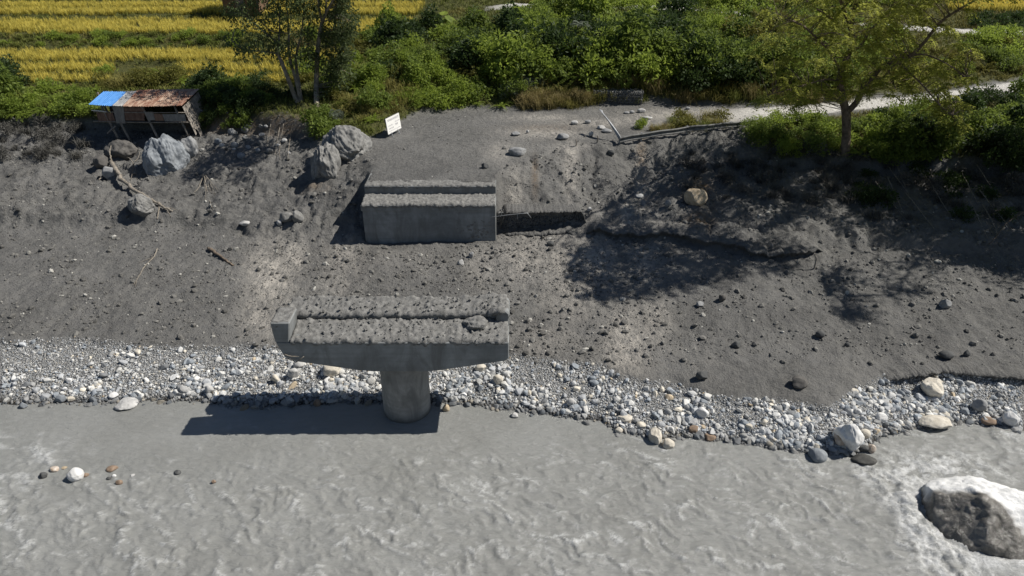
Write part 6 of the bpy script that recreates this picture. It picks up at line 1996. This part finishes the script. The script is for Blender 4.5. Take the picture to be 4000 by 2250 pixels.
# ---------------------------------------------------------------- driftwood, roots, dead branches
def wood(name, label, cat, strands, mat, lift=0.1, seed=0, group=None):
    """strands: [(pixel path, r0, r1)] laid on the ground"""
    r = np.random.default_rng(seed)
    P0 = None; meshes = []
    for pts, r0, r1 in strands:
        W = []
        for q in pts:
            l = q[2] if len(q) > 2 else lift
            W.append(hit(q[0], q[1]) + [0, 0, l])
        W = np.array(W)
        if P0 is None: P0 = W[0].copy(); P0[2] -= strands[0][0][0][2] if len(strands[0][0][0]) > 2 else lift
        p = smooth_path(W, 5 * len(W))
        p[1:-1] += r.normal(0, 0.25 * r0, p[1:-1].shape)
        meshes.append((p - P0, np.linspace(r0, r1, len(p)) * (1 + 0.12 * r.normal(size=len(p)))))
    m = MB(); m.tube(*meshes[0], 8)
    if len(meshes) == 1:
        return add(name, m.mesh(name, True), mat, None, P0, label, cat, group)
    root = empty(name, P0, label, cat, group)
    add('stem', m.mesh('stem', True), mat, root)
    for p, rr in meshes[1:]:
        m = MB(); m.tube(p, rr, 5); add('side_branch', m.mesh('side_branch', True), mat, root)
    return root

wood('driftwood_log', 'long crooked driftwood trunk lying down the mud below the hut', 'log', [
    ([(442,665,0.5),(462,690,0.35),(500,735,0.25),(560,775,0.22),(610,800,0.2),(648,822,0.15),(675,832,0.1)], 0.15, 0.05),
    ([(440,675,0.4),(415,690,0.2),(388,708,0.05)], 0.07, 0.04),
    ([(445,665,0.5),(440,640,0.7),(448,620,0.9)], 0.06, 0.03),
    ([(550,770,0.22),(553,780,0.1),(552,792,0.02)], 0.04, 0.02),
    ([(625,805,0.2),(622,830,0.1),(615,860,0.02)], 0.05, 0.03),
    ([(648,822,0.15),(660,835,0.05),(668,850,0.02)], 0.03, 0.015),
    ([(655,825,0.12),(672,822,0.15),(690,830,0.05)], 0.03, 0.012)], M['driftwood'], seed=1)
wood('root_tangle', 'pale bare roots splayed on the sunny mud slope', 'roots', [
    ([(798,695,0.25),(790,715,0.12),(775,740,0.05),(760,756,0.03)], 0.03, 0.015), ([(800,694,0.25),(825,720,0.15),(850,746,0.05)], 0.03, 0.012), ([(799,695,0.25),(808,740,0.1),(820,790,0.06),(834,822,0.03)], 0.035, 0.012),
    ([(805,700,0.2),(815,730,0.1),(828,760,0.04)], 0.02, 0.01), ([(810,705,0.2),(832,742,0.1),(838,765,0.04)], 0.018, 0.008), ([(800,720,0.15),(805,760,0.1),(800,790,0.04)], 0.018, 0.008)], M['driftwood'], seed=2)
wood('root_tangle', 'bare roots hanging in shade beside the broad bluish boulder', 'roots', [
    ([(525,655,0.3),(512,640,0.35),(500,632,0.3)], 0.03, 0.015), ([(525,655,0.3),(545,640,0.4),(553,620,0.45)], 0.025, 0.012), ([(525,655,0.3),(520,680,0.15),(512,710,0.05)], 0.03, 0.012), ([(527,656,0.3),(535,685,0.15),(538,705,0.05)], 0.02, 0.01)], M['driftwood'], seed=3)
wood('dead_branch', 'thin pale forked branch lying on the open mud', 'branch', [
    ([(618,980,0.1),(600,1010,0.06),(570,1040,0.06),(545,1080,0.06),(522,1118,0.04)], 0.035, 0.015), ([(600,1010,0.06),(570,1020,0.05),(545,1028,0.03)], 0.02, 0.01), ([(545,1080,0.06),(535,1100,0.05),(530,1125,0.03)], 0.02, 0.01)], M['driftwood'], seed=4)
wood('dead_branch', 'short dark waterlogged log lying aslant on the mud', 'branch', [
    ([(815,975,0.08),(845,995,0.08),(880,1018,0.07),(912,1040,0.04)], 0.09, 0.05)], M['bark'], seed=5)
wood('dead_branch', 'dark crooked branch hanging down the slope at the far right', 'branch', [
    ([(4010,850,0.5),(3960,868,0.3),(3925,890,0.2),(3902,915,0.15),(3880,945,0.1),(3862,958,0.05)], 0.05, 0.02), ([(3960,868,0.3),(3985,890,0.1),(4010,900,0.05)], 0.03, 0.015), ([(3902,915,0.15),(3890,930,0.05),(3895,955,0.03)], 0.02, 0.01)], M['bark'], seed=6)
tw = random.Random(4)
for k in range(12):
    x, y = tw.uniform(3380, 3860), tw.uniform(660, 860)
    L = tw.uniform(60, 150); d = tw.uniform(0.5, 1.0)
    wood('dead_branch', 'thin dead stem sprawled in the deep shade of the right bank', 'branch', [
        ([(x, y, 0.5), (x + 0.5 * L * d, y + 0.5 * L, 0.35), (x + L * d, y + L * 0.9, 0.1)], 0.03, 0.012),
        ([(x + 0.5 * L * d, y + 0.5 * L, 0.35), (x + 0.8 * L * d, y + 0.5 * L, 0.3), (x + 1.1 * L * d, y + 0.55 * L, 0.1)], 0.015, 0.008)], M['driftwood'], seed=20 + k, group='dead stems on the shaded bank')
for k, (x, y, L) in enumerate(((1110,560,110),(1145,560,120),(1060,560,70),(1095,575,60))):
    wood('hanging_root', ('longest root dangling from the bank under the slender trees', 'pale root dangling beside the longest one under the slender trees', 'short root at the shady end under the slender trees', 'short root between the dangling ones under the slender trees')[k], 'roots', [
        ([(x, y - 60, 0.25), (x - 8, y - 20, 0.2), (x - 18, y + L * 0.4, 0.12), (x - 14, y + L * 0.6, 0.05)], 0.025, 0.012)], M['driftwood'], seed=40 + k)
